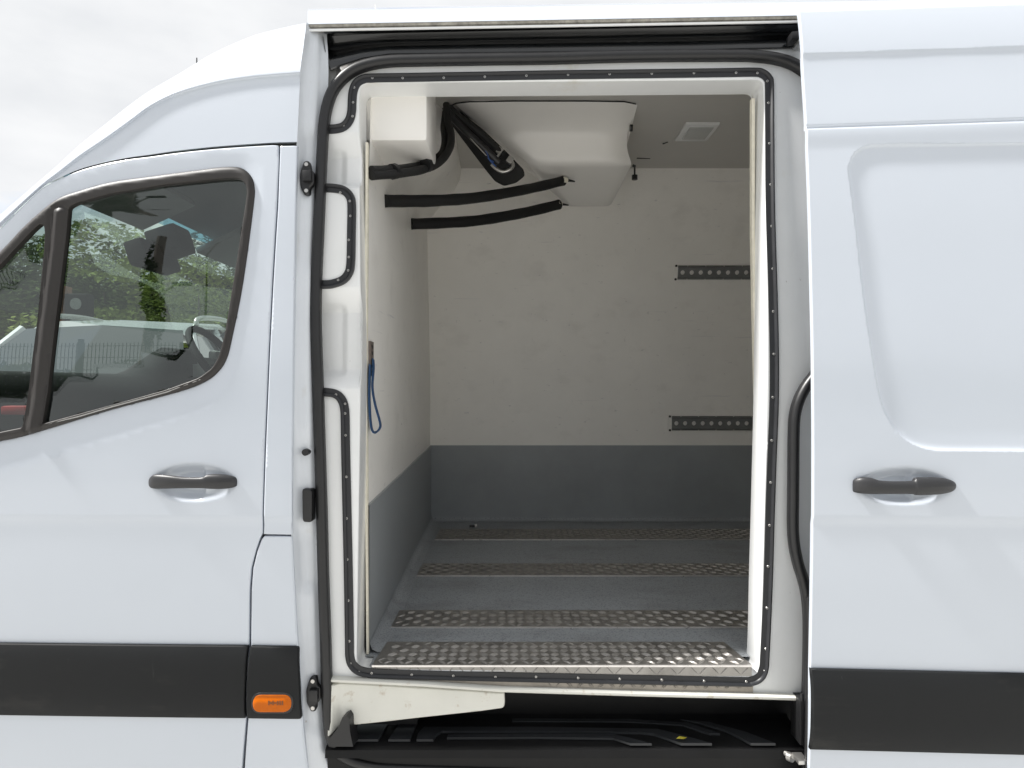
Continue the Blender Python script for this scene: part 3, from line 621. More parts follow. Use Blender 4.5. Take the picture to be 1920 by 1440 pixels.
# roller arm at the lower right, door check
mb = MB(); c = P(1490, 1415, .02); mb.cyl(P(1472, 1412, .04), P(1503, 1424, .00), .006, n=10); mb.cyl(P(1478, 1418, .03), P(1486, 1421, .02), .011, n=14); mb.box(P(1500, 1422, .0), (.012, .02, .005), bev=.002)
VP(autosmooth(mb.build('lower_roller', M['steel'])))
mb = MB(); mb.box(P(1500, 1345, .045), (.012, .03, .055), bev=.003); mb.cyl(P(1504, 1300, .02), P(1504, 1360, .02), .004)
VP(autosmooth(mb.build('lower_guide', M['rubber'])))

# --- black track above the opening
rows = []
for x in (606, 612, 620, 640, 680, 730, 900, 1100, 1300, 1440, 1500, 1560, 1700):
    t = EDGE(x) + 15 - (x - 579) * .004; b = np.interp(x, [606, 612, 620, 640, 680, 730, 900, 1300, 1440, 1700], [72, 120, 134, 126, 112, 104, 101.5, 97, 93, 90])
    col = [P(x, t + (b - t) * f, y) for f, y in ((0, .113), (.05, .118), (.12, .165), (.30, .172), (.34, .150), (.42, .138), (.47, .142), (.50, .172), (.62, .174), (.66, .135), (.74, .126), (.92, .124), (.97, .128), (1.0, .15))]
    rows.append(col)
tk = VP(grid('door_track', rows, M['track'], ang=35))
mb = MB()
mb.box(P(1489, 73, .10), (.014, .02, .010), bev=.003); mb.cyl(P(1483, 71, .09), P(1497, 68, .09), .006, n=10, k=1); mb.cyl(P(1494, 62, .095), P(1494, 80, .095), .011, n=14); mb.box(P(1500, 84, .10), (.012, .02, .004), 1, bev=.001)
VP(autosmooth(mb.build('upper_roller', [M['rubber'], M['steel']])))

# --- refrigeration unit under the ceiling
prof = [(.852, ZC + .004, -.222, .470), (.862, 2.440, -.222, .470), (.91, 2.421, -.185, .466), (.955, 2.398, -.14, .458), (.985, 2.372, -.10, .452), (1.000, 2.340, -.05, .450), (1.012, 2.305, .00, .456), (1.022, 2.280, .042, .466), (1.036, 2.266, .062, .474), (1.06, 2.260, .075, .475), (1.15, 2.251, .105, .472), (1.30, 2.235, .17, .466), (1.44, 2.218, .235, .458), (1.475, 2.222, .245, .452), (1.49, 2.30, .22, .45), (1.50, 2.40, .0, .46), (1.50, ZC + .005, -.2, .48)]
rows = []
for y, z, xl, xr in cr_(prof, 3):
    col = []
    n = 22
    for k in range(n + 1):
        u = k / n; e = abs(2 * u - 1); col.append((xl + (xr - xl) * u, y + .018 * e ** 8, z + .012 * e ** 8))
    rows.append(col)
un = VP(grid('evaporator_unit', rows, M['unit'], ang=80))
# end caps of the unit
for k in (0, -1):
    lo = [r[k] for r in rows]; c = np.mean([np.array(p) for p in lo], 0); n = len(lo)
    mesh('end_cap', [tuple(c)] + lo, [(0, i + 1, (i + 1) % n + 1) for i in range(n)], M['unit'], un)
sweep('seam_line', [P(x, y, (ZC - .003 - HC) * F / (720 - y) - D0 - .001) for x, y in [(846, 198), (856, 193.5), (880, 191), (950, 189.5), (1100, 189.5), (1170, 190.5), (1192, 195)]], circ(.0026, 6), M['rubber'], un)
mb = MB(); q = P(1183, 240, .95); mb.cyl((q[0] - .004, q[1], q[2]), (q[0] + .006, q[1], q[2]), .013, n=14, k=0); mb.cyl((q[0] + .004, q[1] - .002, q[2]), (q[0] + .008, q[1] - .002, q[2]), .008, n=12, k=1)
mb.build('side_clip', [M['rubber'], M['cream']], un)
for a, b in (((1058, 338), 1.12), ((1048, 383), 1.42)):
    mb = MB(); q = P(a[0], a[1], b); mb.cyl(q + np.array((-.006, -.006, 0)), q + np.array((.008, .006, .001)), .013, n=12); mb.cyl(q + np.array((.004, .0, .002)), q + np.array((.045, .03, .004)), .008, .003, n=8, k=1)
    mb.build('drain_spigot', [M['cream'], M['rubber']], un)
# foam hoses
def hose(pts, r, n=14):
    pp = cr_([P(*p) for p in pts], 8); rg = random.Random(len(pts)); sc = [1 + .04 * math.sin(i * .9 + r * 99) * rg.uniform(.3, 1) for i in range(len(pp))]
    return VP(sweep('foam_hose', pp, circ(r, n), M['foam'], up=(0, -.2, 1), scale=sc))
hose([(722, 377, .42), (760, 377, .50), (820, 376, .60), (890, 371, .78), (960, 360, .95), (1010, 350, 1.05), (1056, 339, 1.13)], .0195)
hose([(771, 420, 1.08), (830, 418, 1.14), (890, 414, 1.21), (950, 405, 1.29), (1000, 395, 1.35), (1048, 383.5, 1.43)], .0225)
hose([(837, 196, .76), (840, 228, .72), (846, 252, .66), (843, 278, .58), (825, 303, .48), (795, 317, .36), (750, 325, .24), (697, 329, .14)], .0125)
h3 = hose([(835, 210, .76), (832, 240, .72), (834, 262, .66), (829, 286, .58), (808, 303, .48), (780, 312, .36), (740, 317, .24), (697, 319, .14)], .0115)
for a, b, y in ((735, 322, .22), (796, 310, .36)):       # tape round the pair of hoses
    c = P(a, b, y); d_ = P(a + 6, b - 1, y + .012); mb = MB(); mb.cyl(c, d_, .0215, n=14); autosmooth(mb.build('tape_band', M['rubber'], h3))
# black pipe bundle at the unit's left end
pk = rnd([(838, 208), (856, 205), (905, 242), (950, 285), (982, 318), (984, 330), (968, 343), (945, 349), (928, 340), (910, 318), (878, 276), (848, 236)], 4, 3)
mb = MB(); n = len(pk); fr = [P(a, b, .80 + .10 * (b - 205) / 140 + .01) for a, b in pk]; bk = [P(a, b, 1.0) for a, b in pk]
c = np.mean(fr, 0); c[1] += .03
mb.add([c] + fr + bk, [(0, 1 + i, 1 + (i + 1) % n) for i in range(n)] + [(1 + i, 1 + n + i, 1 + n + (i + 1) % n, 1 + (i + 1) % n) for i in range(n)])
pb = VP(autosmooth(mb.build('pipe_bundle', M['foam']), 30))
hb = lambda nm, pts, r, m: sweep(nm, cr_([P(*p) for p in pts], 6), circ(r, 8), m, pb, up=(0, -.2, 1))
hb('pipe', [(834, 200, .78), (850, 222, .79), (880, 252, .80), (915, 285, .82), (935, 305, .84)], .013, M['rubber'])
hb('pipe', [(842, 200, .79), (866, 222, .80), (905, 254, .83), (945, 290, .86)], .011, M['foam'])
hb('fitting', [(958, 300, .86), (962, 310, .855), (956, 318, .85), (942, 322, .85), (930, 316, .85), (922, 308, .85)], .0065, M['steel'])
hb('fitting', [(938, 284, .85), (934, 292, .845), (925, 296, .845), (916, 292, .845)], .005, M['steel'])
for a, b in ((956, 300), (937, 283)):
    mb = MB(); mb.box(P(a, b, .855), (.010, .010, .012), bev=.002, rot=Matrix.Rotation(.6, 3, 'Y')); mb.build('fitting_nut', M['steel'], pb)
hb('blue_wire', [(872, 240, .80), (895, 268, .805), (912, 285, .81), (918, 300, .825), (930, 312, .83)], .002, M['bluewire'])
hb('blue_wire', [(905, 272, .805), (920, 284, .82), (915, 296, .825), (926, 304, .83)], .0022, M['bluewire'])
hb('cable', [(865, 240, .79), (890, 268, .798), (912, 292, .81)], .0016, M['steel'])
# white housing in the front upper corner
mb = MB(); b = P(801, 264, .20)
mb.box(((-.47 + b[0]) / 2, .31, (2.33 + b[2]) / 2), ((b[0] + .47) / 2, .11, (2.33 - b[2]) / 2), bev=.012)
VP(autosmooth(mb.build('corner_housing', M['unit']), 40))
# ceiling light, temperature probe, marks
cp = lambda px, py: np.array([(px - 960) / F * ((ZC - HC) * F / (720 - py)), (ZC - HC) * F / (720 - py) - D0])
q = [cp(1281, 234), cp(1343, 234), cp(1329, 255), cp(1272, 255)]
c = np.mean(q, 0); mb = MB(); mb.box((c[0], c[1], ZC - .006), (.068, .095, .006), bev=.004); cl_ = VP(autosmooth(mb.build('ceiling_light', M['frame'])))
mb = MB(); mb.box((c[0] + .002, c[1] - .005, ZC - .014), (.048, .064, .003), bev=.002); autosmooth(mb.build('lens', M['lamp'], cl_))
mb = MB(); q = P(1190, 318, 1.40); mb.cyl((q[0], q[1], q[2] + .02), (q[0], q[1], q[2] - .03), .004, n=8); mb.cyl((q[0], q[1], q[2] - .025), (q[0], q[1], q[2] - .045), .013, n=10)
mb.cyl((q[0] - .01, q[1], q[2] + .02), (q[0] + .004, q[1], q[2] + .012), .006, n=8); VP(autosmooth(mb.build('temperature_probe', M['rubber'])))
for (x0, y0, x1, y1) in ((1194, 296, 1219, 297), (1243, 269, 1252, 266)):
    a = cp(x0, y0); b = cp(x1, y1); mb = MB(); mb.cyl((a[0], a[1], ZC - .001), (b[0], b[1], ZC - .001), .0035, .002, n=6); VP(mb.build('ceiling_nick', M['rubber']))
# load rails on the back wall: perforated strips
def cargo_rail(px0, py0, py1, x_end=1.5):
    Sb = lambda x, z: np.array([ybk(float(a)) for a in np.ravel(z)]) if np.ndim(z) else ybk(float(z))
    zt_, zb_ = PS(px0, py0, Sb)[2], PS(px0, py1, Sb)[2]; x0 = PS(px0, py0, Sb)[0]; zc = (zt_ + zb_) / 2; hh = (zt_ - zb_) / 2
    lean = Matrix.Rotation(math.atan2(ybk(zt_) - ybk(zb_), zt_ - zb_) * -1, 3, 'X'); org = Vector((x0, ybk(zc) - .008, zc))
    pt = []; loops = [[(0, -hh * .74), (x_end - x0, -hh * .74), (x_end - x0, hh * .74), (0, hh * .74)]]
    nh = int((x_end - x0 - .02) / .0455)
    for i in range(nh):
        cx = .027 + i * .0455; loops.append([(cx + .0115 * math.cos(t), .0115 * math.sin(t)) for t in [2 * math.pi * k / 14 for k in range(14)]])
    ed = []; 
    for l in loops: b0 = len(pt); pt += l; ed += [(b0 + i, b0 + (i + 1) % len(l)) for i in range(len(l))]
    r = delaunay_2d_cdt([Vector(p) for p in pt], ed, [], 0, 1e-7); V = np.array([v[:] for v in r[0]]); T = [f for f in r[2]]
    T = [f for f in T if all(math.hypot(V[list(f)].mean(0)[0] - (.027 + i * .0455), V[list(f)].mean(0)[1]) > .0112 for i in range(nh))]
    tr_ = lambda p, dy=0: (org + lean @ Vector((p[0], dy, p[1])))[:]
    mb = MB(); mb.add([tr_(p) for p in V], T)
    b0 = 0
    for l in loops:
        n = len(l); mb.add([tr_(p) for p in l] + [tr_(p, .007) for p in l], [(i, n + i, n + (i + 1) % n, (i + 1) % n) for i in range(n)])
    for s in (-1, 1):                                    # rolled flanges
        mb.add([tr_((x, s * hh * a), dy) for x in (0, x_end - x0) for a, dy in ((.74, 0), (.70, -.006), (.80, -.008), (.88, 0), (1.0, .004), (1.0, .007))], [(i, i + 1, 7 + i, 6 + i) for i in range(5)])
    o = VP(mb.build('cargo_rail', M['rail']))
    mb = MB(); mb.add([tr_(p, d) for d in (-.002, .006) for p in ((-.016, -hh * 1.05), (.002, -hh * 1.05), (.002, hh * 1.05), (-.016, hh * 1.05))], [(0, 1, 2, 3), (0, 4, 5, 1), (1, 5, 6, 2), (2, 6, 7, 3), (3, 7, 4, 0)])
    mb.build('end_plate', M['liner'], o)
    for s in (-1, 1):
        mb = MB(); mb.cyl(tr_((-.008, s * hh * .95), 0), tr_((-.008, s * hh * .95), -.006), .006, n=8); mb.build('bolt', M['rubber'], o)
    for i in range(0, nh, 2):
        for s in (-1, 1):
            mb = MB(); mb.cyl(tr_((.05 + i * .0455, s * hh * .93), .003), tr_((.05 + i * .0455, s * hh * .93), -.002), .0028, n=6); mb.build('screw', M['steel'], o)
    return o
cargo_rail(1270, 498, 525); cargo_rail(1258, 780, 807)
# short rail on the bulkhead with the blue strap hanging from it
mb = MB(); a = P(688, 638, .20); xx = xw(.2) + .004
zt1 = P(689, 640, .17)[2]; zb1 = P(689, 705, .17)[2]
mb.box((xx - .001, .175, (zt1 + zb1) / 2), (.004, .022, (zt1 - zb1) / 2), bev=.001)
for i in range(5): mb.cyl((xx + .002, .175, zb1 + .01 + i * .017), (xx + .0045, .175, zb1 + .01 + i * .017), .005, n=10, k=1)
VP(mb.build('wall_rail', [M['oldrail'], M['rubber']]))

# --- sliding door, standing open behind the doorway
sd_l = [(1498, 22), (1505, 100), (1512, 240), (1518, 400), (1524, 650), (1525.5, 800), (1525.5, 900), (1523.5, 1100), (1521, 1255), (1519, 1440), (1518, 1540)]
sd_o = sd_l + [(2150, 1560), (2150, 0)]
rec = [(1592, 325), (1595, 302), (1605, 285), (1622, 275), (1646, 271.5), (1700, 270.5), (1750, 270), (1920, 268), (2120, 265), (2120, 848), (1920, 846), (1790, 845), (1745, 842), (1714, 833), (1690, 817), (1670, 793), (1654, 758), (1642, 705), (1620, 560), (1604, 420)]
recp = to2([tuple(a) for a in cr_(rec, 7, True)], slid)
c1 = [PS(x, y, slid)[[0, 2]] for x, y in ((1500, 100.5), (1920, 86), (2150, 78))]; c2 = [PS(x, y, slid)[[0, 2]] for x, y in ((1500, 239.5), (1920, 225), (2150, 217))]
c1 = np.array(c1); c2 = np.array(c2)
sdish = dish(1697, 912, 93, 37, .026, slid)
zcs = PS(1700, 978, slid)[2]
def sdisp(x, z):
    d = -sdf(x, z, recp); x_ = np.ravel(x); z_ = np.ravel(z)
    r = .0056 * (1 - np.exp(-np.maximum(d + .001, 0) / .0045)) + .0014 * sstep(.006, .050, d)
    z1 = np.interp(x_, c1[:, 0], c1[:, 1]); z2 = np.interp(x_, c2[:, 0], c2[:, 1])
    s1 = .0045 * (1 - np.exp(-np.maximum(z1 - z_, 0) / .008)) * sstep(-.22, -.03, z_ - z1)
    s2 = .005 * np.exp(-((z_ - z2) / .0035) ** 2) - .0035 * sstep(.002, -.006, z_ - z2) * sstep(-.06, -.012, z_ - z2)
    return r + s1 + s2 + sdish(x, z) + .004 * sstep(zcs + .014, zcs - .014, z_)
sd = VP(panel('sliding_door', sd_o, M['paint'], S=slid, disp=sdisp, sp=.0065, fl=.010, fine=[([(1590, 862), (1802, 862), (1802, 960), (1590, 960)], .005), ([(1585, 262), (1662, 262), (1662, 860), (1585, 860)], .0035), ([(1663, 260), (2000, 255), (2000, 292), (1663, 292)], .0035), ([(1663, 815), (2000, 815), (2000, 858), (1663, 858)], .0035), ([(1500, 84), (2000, 76), (2000, 108), (1500, 108)], .0035), ([(1500, 222), (2000, 212), (2000, 250), (1500, 250)], .003)]))
handle('door_handle', [(1597, 912, 4, -.004, .004), (1600, 911, 11, .000, .008), (1612, 910, 15, .008, .010), (1632, 911, 15.5, .015, .010), (1655, 914, 12.5, .018, .009), (1708, 914, 12.5, .018, .009), (1716, 912, 16.5, .016, .012), (1735, 911.5, 17, .014, .013), (1760, 911, 16, .009, .013), (1780, 911, 12, .003, .010), (1789, 911, 7, -.001, .006), (1791.5, 911, 2, -.004, .003)], slid, sd)
clad('door_cladding', [(1521.5, 1255.5), (1920, 1265), (2150, 1270), (2150, 1421), (1920, 1415), (1519.5, 1404.5)], sd, slid)
sweep('door_edge_seal', [PS(x, y, slid, .03) for x, y in ((1515, 1120), (1516, 1200), (1515, 1300), (1513, 1400), (1512, 1460))], circ(.006, 8), M['rubber'], sd)

# --- outer shell that is hidden here, closing the box: far side, rear, underside
zz = np.linspace(.3, 2.36, 24)
VP(grid('far_side', [[(x, 2 * YC - float(yb(z)), z) for x in (-.56, .4, 1.4, 2.4, 3.6)] for z in zz], M['paint']))
VP(grid('near_side', [[(x, float(yb(z)) + .012, z) for x in (.98, 1.8, 2.6, 3.6)] for z in zz], M['paint']))
VP(mesh('rear_end', [(3.6, .1, .3), (3.6, 1.9, .3), (3.6, 1.85, 2.42), (3.6, .15, 2.42)], [(0, 1, 2, 3)], M['paint']))
mb = MB(); mb.box((.9, 1.0, .36), (2.75, .84, .07)); VP(mb.build('underbody', M['dark']))
mb = MB(); mb.box((-.475, 1.0, 1.3), (.012, .86, .95)); VP(mb.build('cab_partition', M['headliner']))
mirror_copy(fd, 'front_door'); 
for ch in list(fd.children):
    if ch.name.startswith(('window_frame', 'door_window', 'quarter_window')):
        me = ch.data.copy()
        for v in me.vertices: v.co.y = 2 * YC - v.co.y
        me.flip_normals(); c = bpy.data.objects.new(ch.name.split('.')[0], me); COL.objects.link(c); c.parent = bpy.data.objects['front_door.001']
# bonnet and nose
rows = []
for x, z, w in ((-1.62, 1.36, .86), (-1.9, 1.26, .86), (-2.25, 1.16, .84), (-2.45, 1.02, .80), (-2.52, .8, .78), (-2.5, .4, .76)):
    rows.append([(x + .10 * abs(u) ** 3, YC + w * u, z - .05 * abs(u) ** 4) for u in np.linspace(-1, 1, 13)])
VP(grid('bonnet', rows, M['paint']))
VP(grid('front_wing', [[(x, float(body(x, z)) + .02 + .10 * max(0, -1.9 - x), z) for z in (.75, .9, 1.05, 1.2)] for x in (-1.42, -1.7, -2.0, -2.3, -2.42)], M['paint']))
for x in (-1.95, 2.0):
    for y in (.20, 1.80):
        n = 28; rows = []
        for r, w in ((.20, .10), (.30, .115), (.335, .105), (.345, .08), (.345, -.08), (.335, -.105), (.30, -.115), (.20, -.10)):
            rows.append([(x + r * math.cos(2 * math.pi * i / n), y + w, .345 + r * math.sin(2 * math.pi * i / n)) for i in range(n + 1)])
        wh = VP(grid('wheel', rows, M['tyre']))
        mb = MB(); mb.cyl((x, y - .07, .345), (x, y + .07, .345), .205, n=24); mb.cyl((x, y - .10, .345), (x, y + .10, .345), .06, n=16); mb.build('rim', M['steel'], wh)

# --- cab interior seen through the glass
rows = []
for y in np.linspace(.10, 1.90, 25):
    bn = float(np.exp(-((y - 1.47) / .24) ** 4)); ctr = float(np.exp(-((y - .95) / .25) ** 4))
    rows.append([(-2.05, y, 1.34), (-1.85, y, 1.40), (-1.66, y, 1.43 + .03 * bn), (-1.56, y, 1.44 + .125 * bn), (-1.50 + .02 * bn, y, 1.425 + .13 * bn), (-1.45 + .04 * ctr, y, 1.36 + .10 * bn), (-1.42 + .06 * ctr, y, 1.15), (-1.50 + .1 * ctr, y, .8), (-1.6, y, .55)])
VP(grid('dashboard', rows, M['dash'], ang=50))
sw = VP(sweep('steering_wheel', [(-1.33 + .11 * math.sin(t) * -1, 1.45 + .19 * math.cos(t), 1.50 + .15 * math.sin(t)) for t in [2 * math.pi * k / 32 for k in range(32)]], circ(.016, 10), M['dash'], up=(.8, 0, .6), closed=True))
mb = MB(); mb.box((-1.34, 1.45, 1.50), (.02, .06, .05), bev=.015); mb.box((-1.34, 1.45, 1.50), (.012, .18, .015), bev=.005); mb.box((-1.39, 1.45, 1.46), (.05, .03, .03)); autosmooth(mb.build('wheel_hub', M['trimgrey'], sw))
mb = MB(); rm = Matrix.Rotation(R(-18), 3, 'Y')
mb.box((-1.36, .93, 1.88), (.035, .13, .045), bev=.012, rot=rm); mb.box((-1.33, 1.0, 1.95), (.06, .07, .05), bev=.012, rot=rm)
VP(autosmooth(mb.build('interior_mirror', M['dash'])))
for y in (.55, 1.45):
    mb = MB(); mb.box((-1.235, y, 2.005), (.105, .24, .012), bev=.006, rot=Matrix.Rotation(R(-25), 3, 'Y')); VP(autosmooth(mb.build('sun_visor', M['trimgrey'])))
for y, w in ((.62, .42), (1.45, .24)):
    mb = MB(); mb.box((-.92, y, .98), (.26, w, .07), bev=.04); mb.box((-.66, y, 1.32), (.06, w, .34), bev=.05, rot=Matrix.Rotation(R(12), 3, 'Y'))
    s_ = VP(autosmooth(mb.build('seat', M['seat'])))
    for dy in ((-.2, .2) if w > .3 else (0,)):
        mb = MB(); mb.box((-.60, y + dy, 1.76), (.045, .13, .085), bev=.03); mb.cyl((-.61, y + dy - .05, 1.6), (-.60, y + dy - .05, 1.72), .006); mb.cyl((-.61, y + dy + .05, 1.6), (-.60, y + dy + .05, 1.72), .006); autosmooth(mb.build('headrest', M['seat'], s_))
mb = MB(); mb.box((-1.1, 1.0, .52), (.85, .86, .02)); VP(mb.build('cab_floor', M['dark']))
mb = MB(); mb.box((-1.30, .16, 1.33), (.05, .02, .012), bev=.006); VP(autosmooth(mb.build('red_reflector', M['redp'])))

# ================================================================== loose things in the van
sx = xw(.17) + .010
sp_ = [(sx, .170, zb1 + .045), (sx + .002, .165, zb1 + .02), (sx + .001, .155, zb1 - .03), (sx + .007, .16, zb1 - .075), (sx + .017, .165, zb1 - .115), (sx + .020, .165, zb1 - .135), (sx + .012, .16, zb1 - .148), (sx + .003, .15, zb1 - .146), (sx - .002, .145, zb1 - .12), (sx - .004, .14, zb1 - .05), (sx - .003, .145, zb1 + .03)]
tag(sweep('lashing_strap', cr_(sp_, 6), [(-.0016, -.009), (-.0016, .009), (.0016, .009), (.0016, -.009)], M['strap'], up=(0, -1, .05)), 'blue webbing strap hanging in a loop from the short rail on the bulkhead', 'strap')
d = (HC - ZS - .008) * F / (1385 - 720); c = ((1278 - 960) / F * d, d - D0, ZS + .008)
lf = [(-.014, 0, 0), (-.006, -.006, .003), (.004, -.004, .001), (.013, -.002, .004), (.008, .004, .002), (-.004, .005, .004)]
tag(mesh('fallen_leaf', [(c[0] + a, c[1] + b, c[2] + e) for a, b, e in lf], [(0, 1, 2), (0, 2, 5), (2, 3, 4), (2, 4, 5)], M['leafbit']), 'tiny crumpled yellow leaf lying on the black step tread', 'leaf')
yy = dfl(989); mb = MB(); xx = (887 - 960) / F * (yy + D0)
mb.cyl((xx - .018, yy, ZF + .006), (xx + .012, yy + .004, ZF + .006), .006, n=8); mb.cyl((xx + .008, yy, ZF + .008), (xx + .018, yy + .003, ZF + .008), .009, n=6, k=1)
tag(mb.build('loose_bolt', [M['rubber'], M['edge']]), 'small shiny bolt lying on the grey floor by the back wall', 'bolt')

# ================================================================== yard: beyond the van (seen through the cab glass) and behind the viewer (seen as reflections)
def leafmat(n, a): return mat(n, a, .85, var=.30, vscale=1.2, spec=.15)
LM = [leafmat('leaf_green', (.085, .12, .035)), leafmat('leaf_yellow_green', (.16, .20, .05)), leafmat('leaf_dark', (.045, .07, .028))]
BARK = mat('bark', (.09, .07, .055), .9, bump=.5, bscale=30)
def crown_mesh(seed, rx, rz, n, leaf, lobes=9):
    rg = np.random.default_rng(seed); v = []; f = []
    L_ = [(rg.normal(0, .42, 3) * (rx, rx, rz), rg.uniform(.35, .6)) for _ in range(lobes)]
    for k in range(n):
        c, s = L_[rg.integers(lobes)]; d = rg.normal(0, 1, 3); d /= np.linalg.norm(d); p = c + d * (rg.uniform(.55, 1.0) ** .5) * s * np.array((rx, rx, rz))
        a = rg.normal(0, 1, 3); a /= np.linalg.norm(a); b = np.cross(a, rg.normal(0, 1, 3)); b /= np.linalg.norm(b); l = leaf * rg.uniform(.6, 1.3)
        i = len(v); v += [p - a * l, p + b * l * .45, p + a * l, p - b * l * .45]; f.append((i, i + 1, i + 2, i + 3))
    me = bpy.data.meshes.new('crown'); me.from_pydata([tuple(a) for a in v], [], f); return me
crowns = [crown_mesh(3, 2.6, 2.4, 13000, .10, 13), crown_mesh(5, 2.2, 3.0, 13000, .10, 15), crown_mesh(8, 2.8, 2.0, 13000, .095, 16)]
def tree(x, y, h, kind, cr_i, label, group, s=1.0):
    """h is the height of the top of the crown"""
    t = thing('tree', label, 'tree', (x, y, 0), group)
    me = crowns[cr_i].copy(); zz_ = np.array([v.co.z for v in me.vertices]); zt_, zb_ = zz_.max(), zz_.min(); ch = h * .72; k_ = ch / (zt_ - zb_)
    mb = MB(); mb.cyl((0, 0, 0), (.1, .05, h * .5), .16 * s, .07 * s, 8)
    for k in range(5):
        a = k * 1.3; mb.cyl((.05, .02, h * (.28 + .05 * k)), (.8 * s * math.cos(a), .8 * s * math.sin(a), h * (.48 + .05 * k)), .05 * s, .015, 6)
    mb.build('trunk', BARK, t)
    me.materials.append(LM[kind]); o = link('crown', me, None, t); o.scale = (s, s, k_); o.location = (0, 0, h - zt_ * k_); o.rotation_euler.z = x * 1.7
    return t
G1 = 'trees beyond the van'
for a in ((-15.5, 18.0, 6.1, 0, 0, 'mid green tree seen through the left part of the cab window', 1.1), (-12.0, 18.5, 5.9, 0, 1, 'mid green tree seen through the middle of the cab window', 1.1), (-7.6, 14.8, 5.1, 1, 2, 'bright yellow-green rounded tree seen through the right part of the cab window', .95),
          (-20, 21, 6.3, 2, 1, 'dark green tree seen through the front quarter window', 1.2), (-10.3, 24, 7.2, 2, 0, 'tall dark tree behind the yellow-green tree', 1.2), (-16.5, 25, 7.6, 0, 2, 'tall loose tree with sky showing through its crown', 1.0), (-25.5, 24, 6.0, 2, 0, 'dark tree at the far left behind the parked cars', 1.2), (-5.2, 20, 5, 2, 1, 'dark tree hidden by the cab pillar', 1.2)):
    tree(a[0], a[1], a[2], a[3], a[4], a[5], G1, a[6])
def car(x, y, rz, label, paint, rails=True, s=1.0, name='parked_car'):
    """estate car, nose towards -y of its own frame"""
    t = thing(name, label, 'car', (x, y, 0)); t.rotation_euler.z = rz; t.scale = (s, s, s)
    pr = [(-2.25, .45, .80, .70), (-2.2, .78, .86, .74), (-1.9, .98, .88, .78), (-1.1, 1.10, .90, .86), (0, 1.12, .92, .92), (1.2, 1.12, .92, .92), (2.0, 1.1, .90, .86), (2.25, .95, .86, .80), (2.3, .45, .80, .7)]
    rows = []
    for yy, zt_, wb, w1 in pr: rows.append([(-w1, yy, .28), (-wb, yy, .5), (-wb, yy, zt_ - .15), (-wb * .93, yy, zt_), (0, yy, zt_ + .03), (wb * .93, yy, zt_), (wb, yy, zt_ - .15), (wb, yy, .5), (w1, yy, .28)])
    grid('body', rows, paint, t, ang=40)
    roof = [(-.45, 1.60, .60), (-.2, 1.68, .64), (.5, 1.73, .66), (1.3, 1.70, .65), (1.9, 1.62, .62)]
    grid('roof', [[(-w, yy, z - .05), (-w * .9, yy, z), (0, yy, z + .02), (w * .9, yy, z), (w, yy, z - .05)] for yy, z, w in roof], paint, t)
    gl = mat('car_glass', (.02, .028, .028), .03, coat=1); gl.node_tree.nodes['Principled BSDF'].inputs['Specular IOR Level'].default_value = 1.0
    mesh('windscreen', [(-.80, -1.12, 1.10), (.80, -1.12, 1.10), (.58, -.46, 1.60), (-.58, -.46, 1.60), (0, -1.22, 1.12), (0, -.52, 1.63)], [(0, 4, 5, 3), (4, 1, 2, 5)], gl, t)
    for sd_ in (-1, 1):
        mesh('side_window', [(sd_ * .86, -.95, 1.12), (sd_ * .87, 2.0, 1.12), (sd_ * .64, 1.85, 1.58), (sd_ * .62, -.40, 1.57)], [(0, 1, 2, 3)], gl, t)
        for a, b in (((-.95, 1.11), (-.42, 1.60)), ((.15, 1.12), (.2, 1.66)), ((1.2, 1.12), (1.2, 1.66)), ((2.05, 1.1), (1.9, 1.6))):
            mb = MB(); mb.cyl((sd_ * .875, a[0], a[1]), (sd_ * .63, b[0], b[1]), .035, n=8); mb.build('pillar', paint, t)
        mb = MB(); mb.box((sd_ * 1.02, -.75, 1.12), (.10, .05, .07), bev=.03); autosmooth(mb.build('door_mirror', M['rubber'], t))
        mb = MB(); mb.box((sd_ * .62, -2.19, .74), (.16, .05, .06), bev=.02); autosmooth(mb.build('headlight', M['lamp'], t))
        if rails: sweep('roof_rail', cr_([(sd_ * .60, -.2, 1.66), (sd_ * .60, -.1, 1.73), (sd_ * .61, .6, 1.78), (sd_ * .60, 1.5, 1.75), (sd_ * .58, 1.75, 1.66)], 5), circ(.022, 8), M['steel'], t, up=(0, 0, 1))
        for yy in (-1.4, 1.35):
            mb = MB(); mb.cyl((sd_ * .93, yy, .33), (sd_ * .72, yy, .33), .33, n=20); w = mb.build('wheel', M['tyre'], t)
            mb = MB(); mb.cyl((sd_ * .94, yy, .33), (sd_ * .85, yy, .33), .20, n=16); mb.build('rim', M['steel'], w)
    mesh('rear_window', [(-.72, 2.12, 1.12), (.72, 2.12, 1.12), (.58, 1.9, 1.58), (-.58, 1.9, 1.58)], [(0, 1, 2, 3)], gl, t)
    return t
car(-3.95, 5.4, R(8), 'silver estate car with roof rails parked beyond the van, filling the cab window', M['silver'], True, 1.2)
car(-6.6, 6.2, R(6), 'pale car parked left of the silver estate, behind the quarter window', mat('pale_paint', (.6, .62, .62), .3, coat=1), False, 1.0)
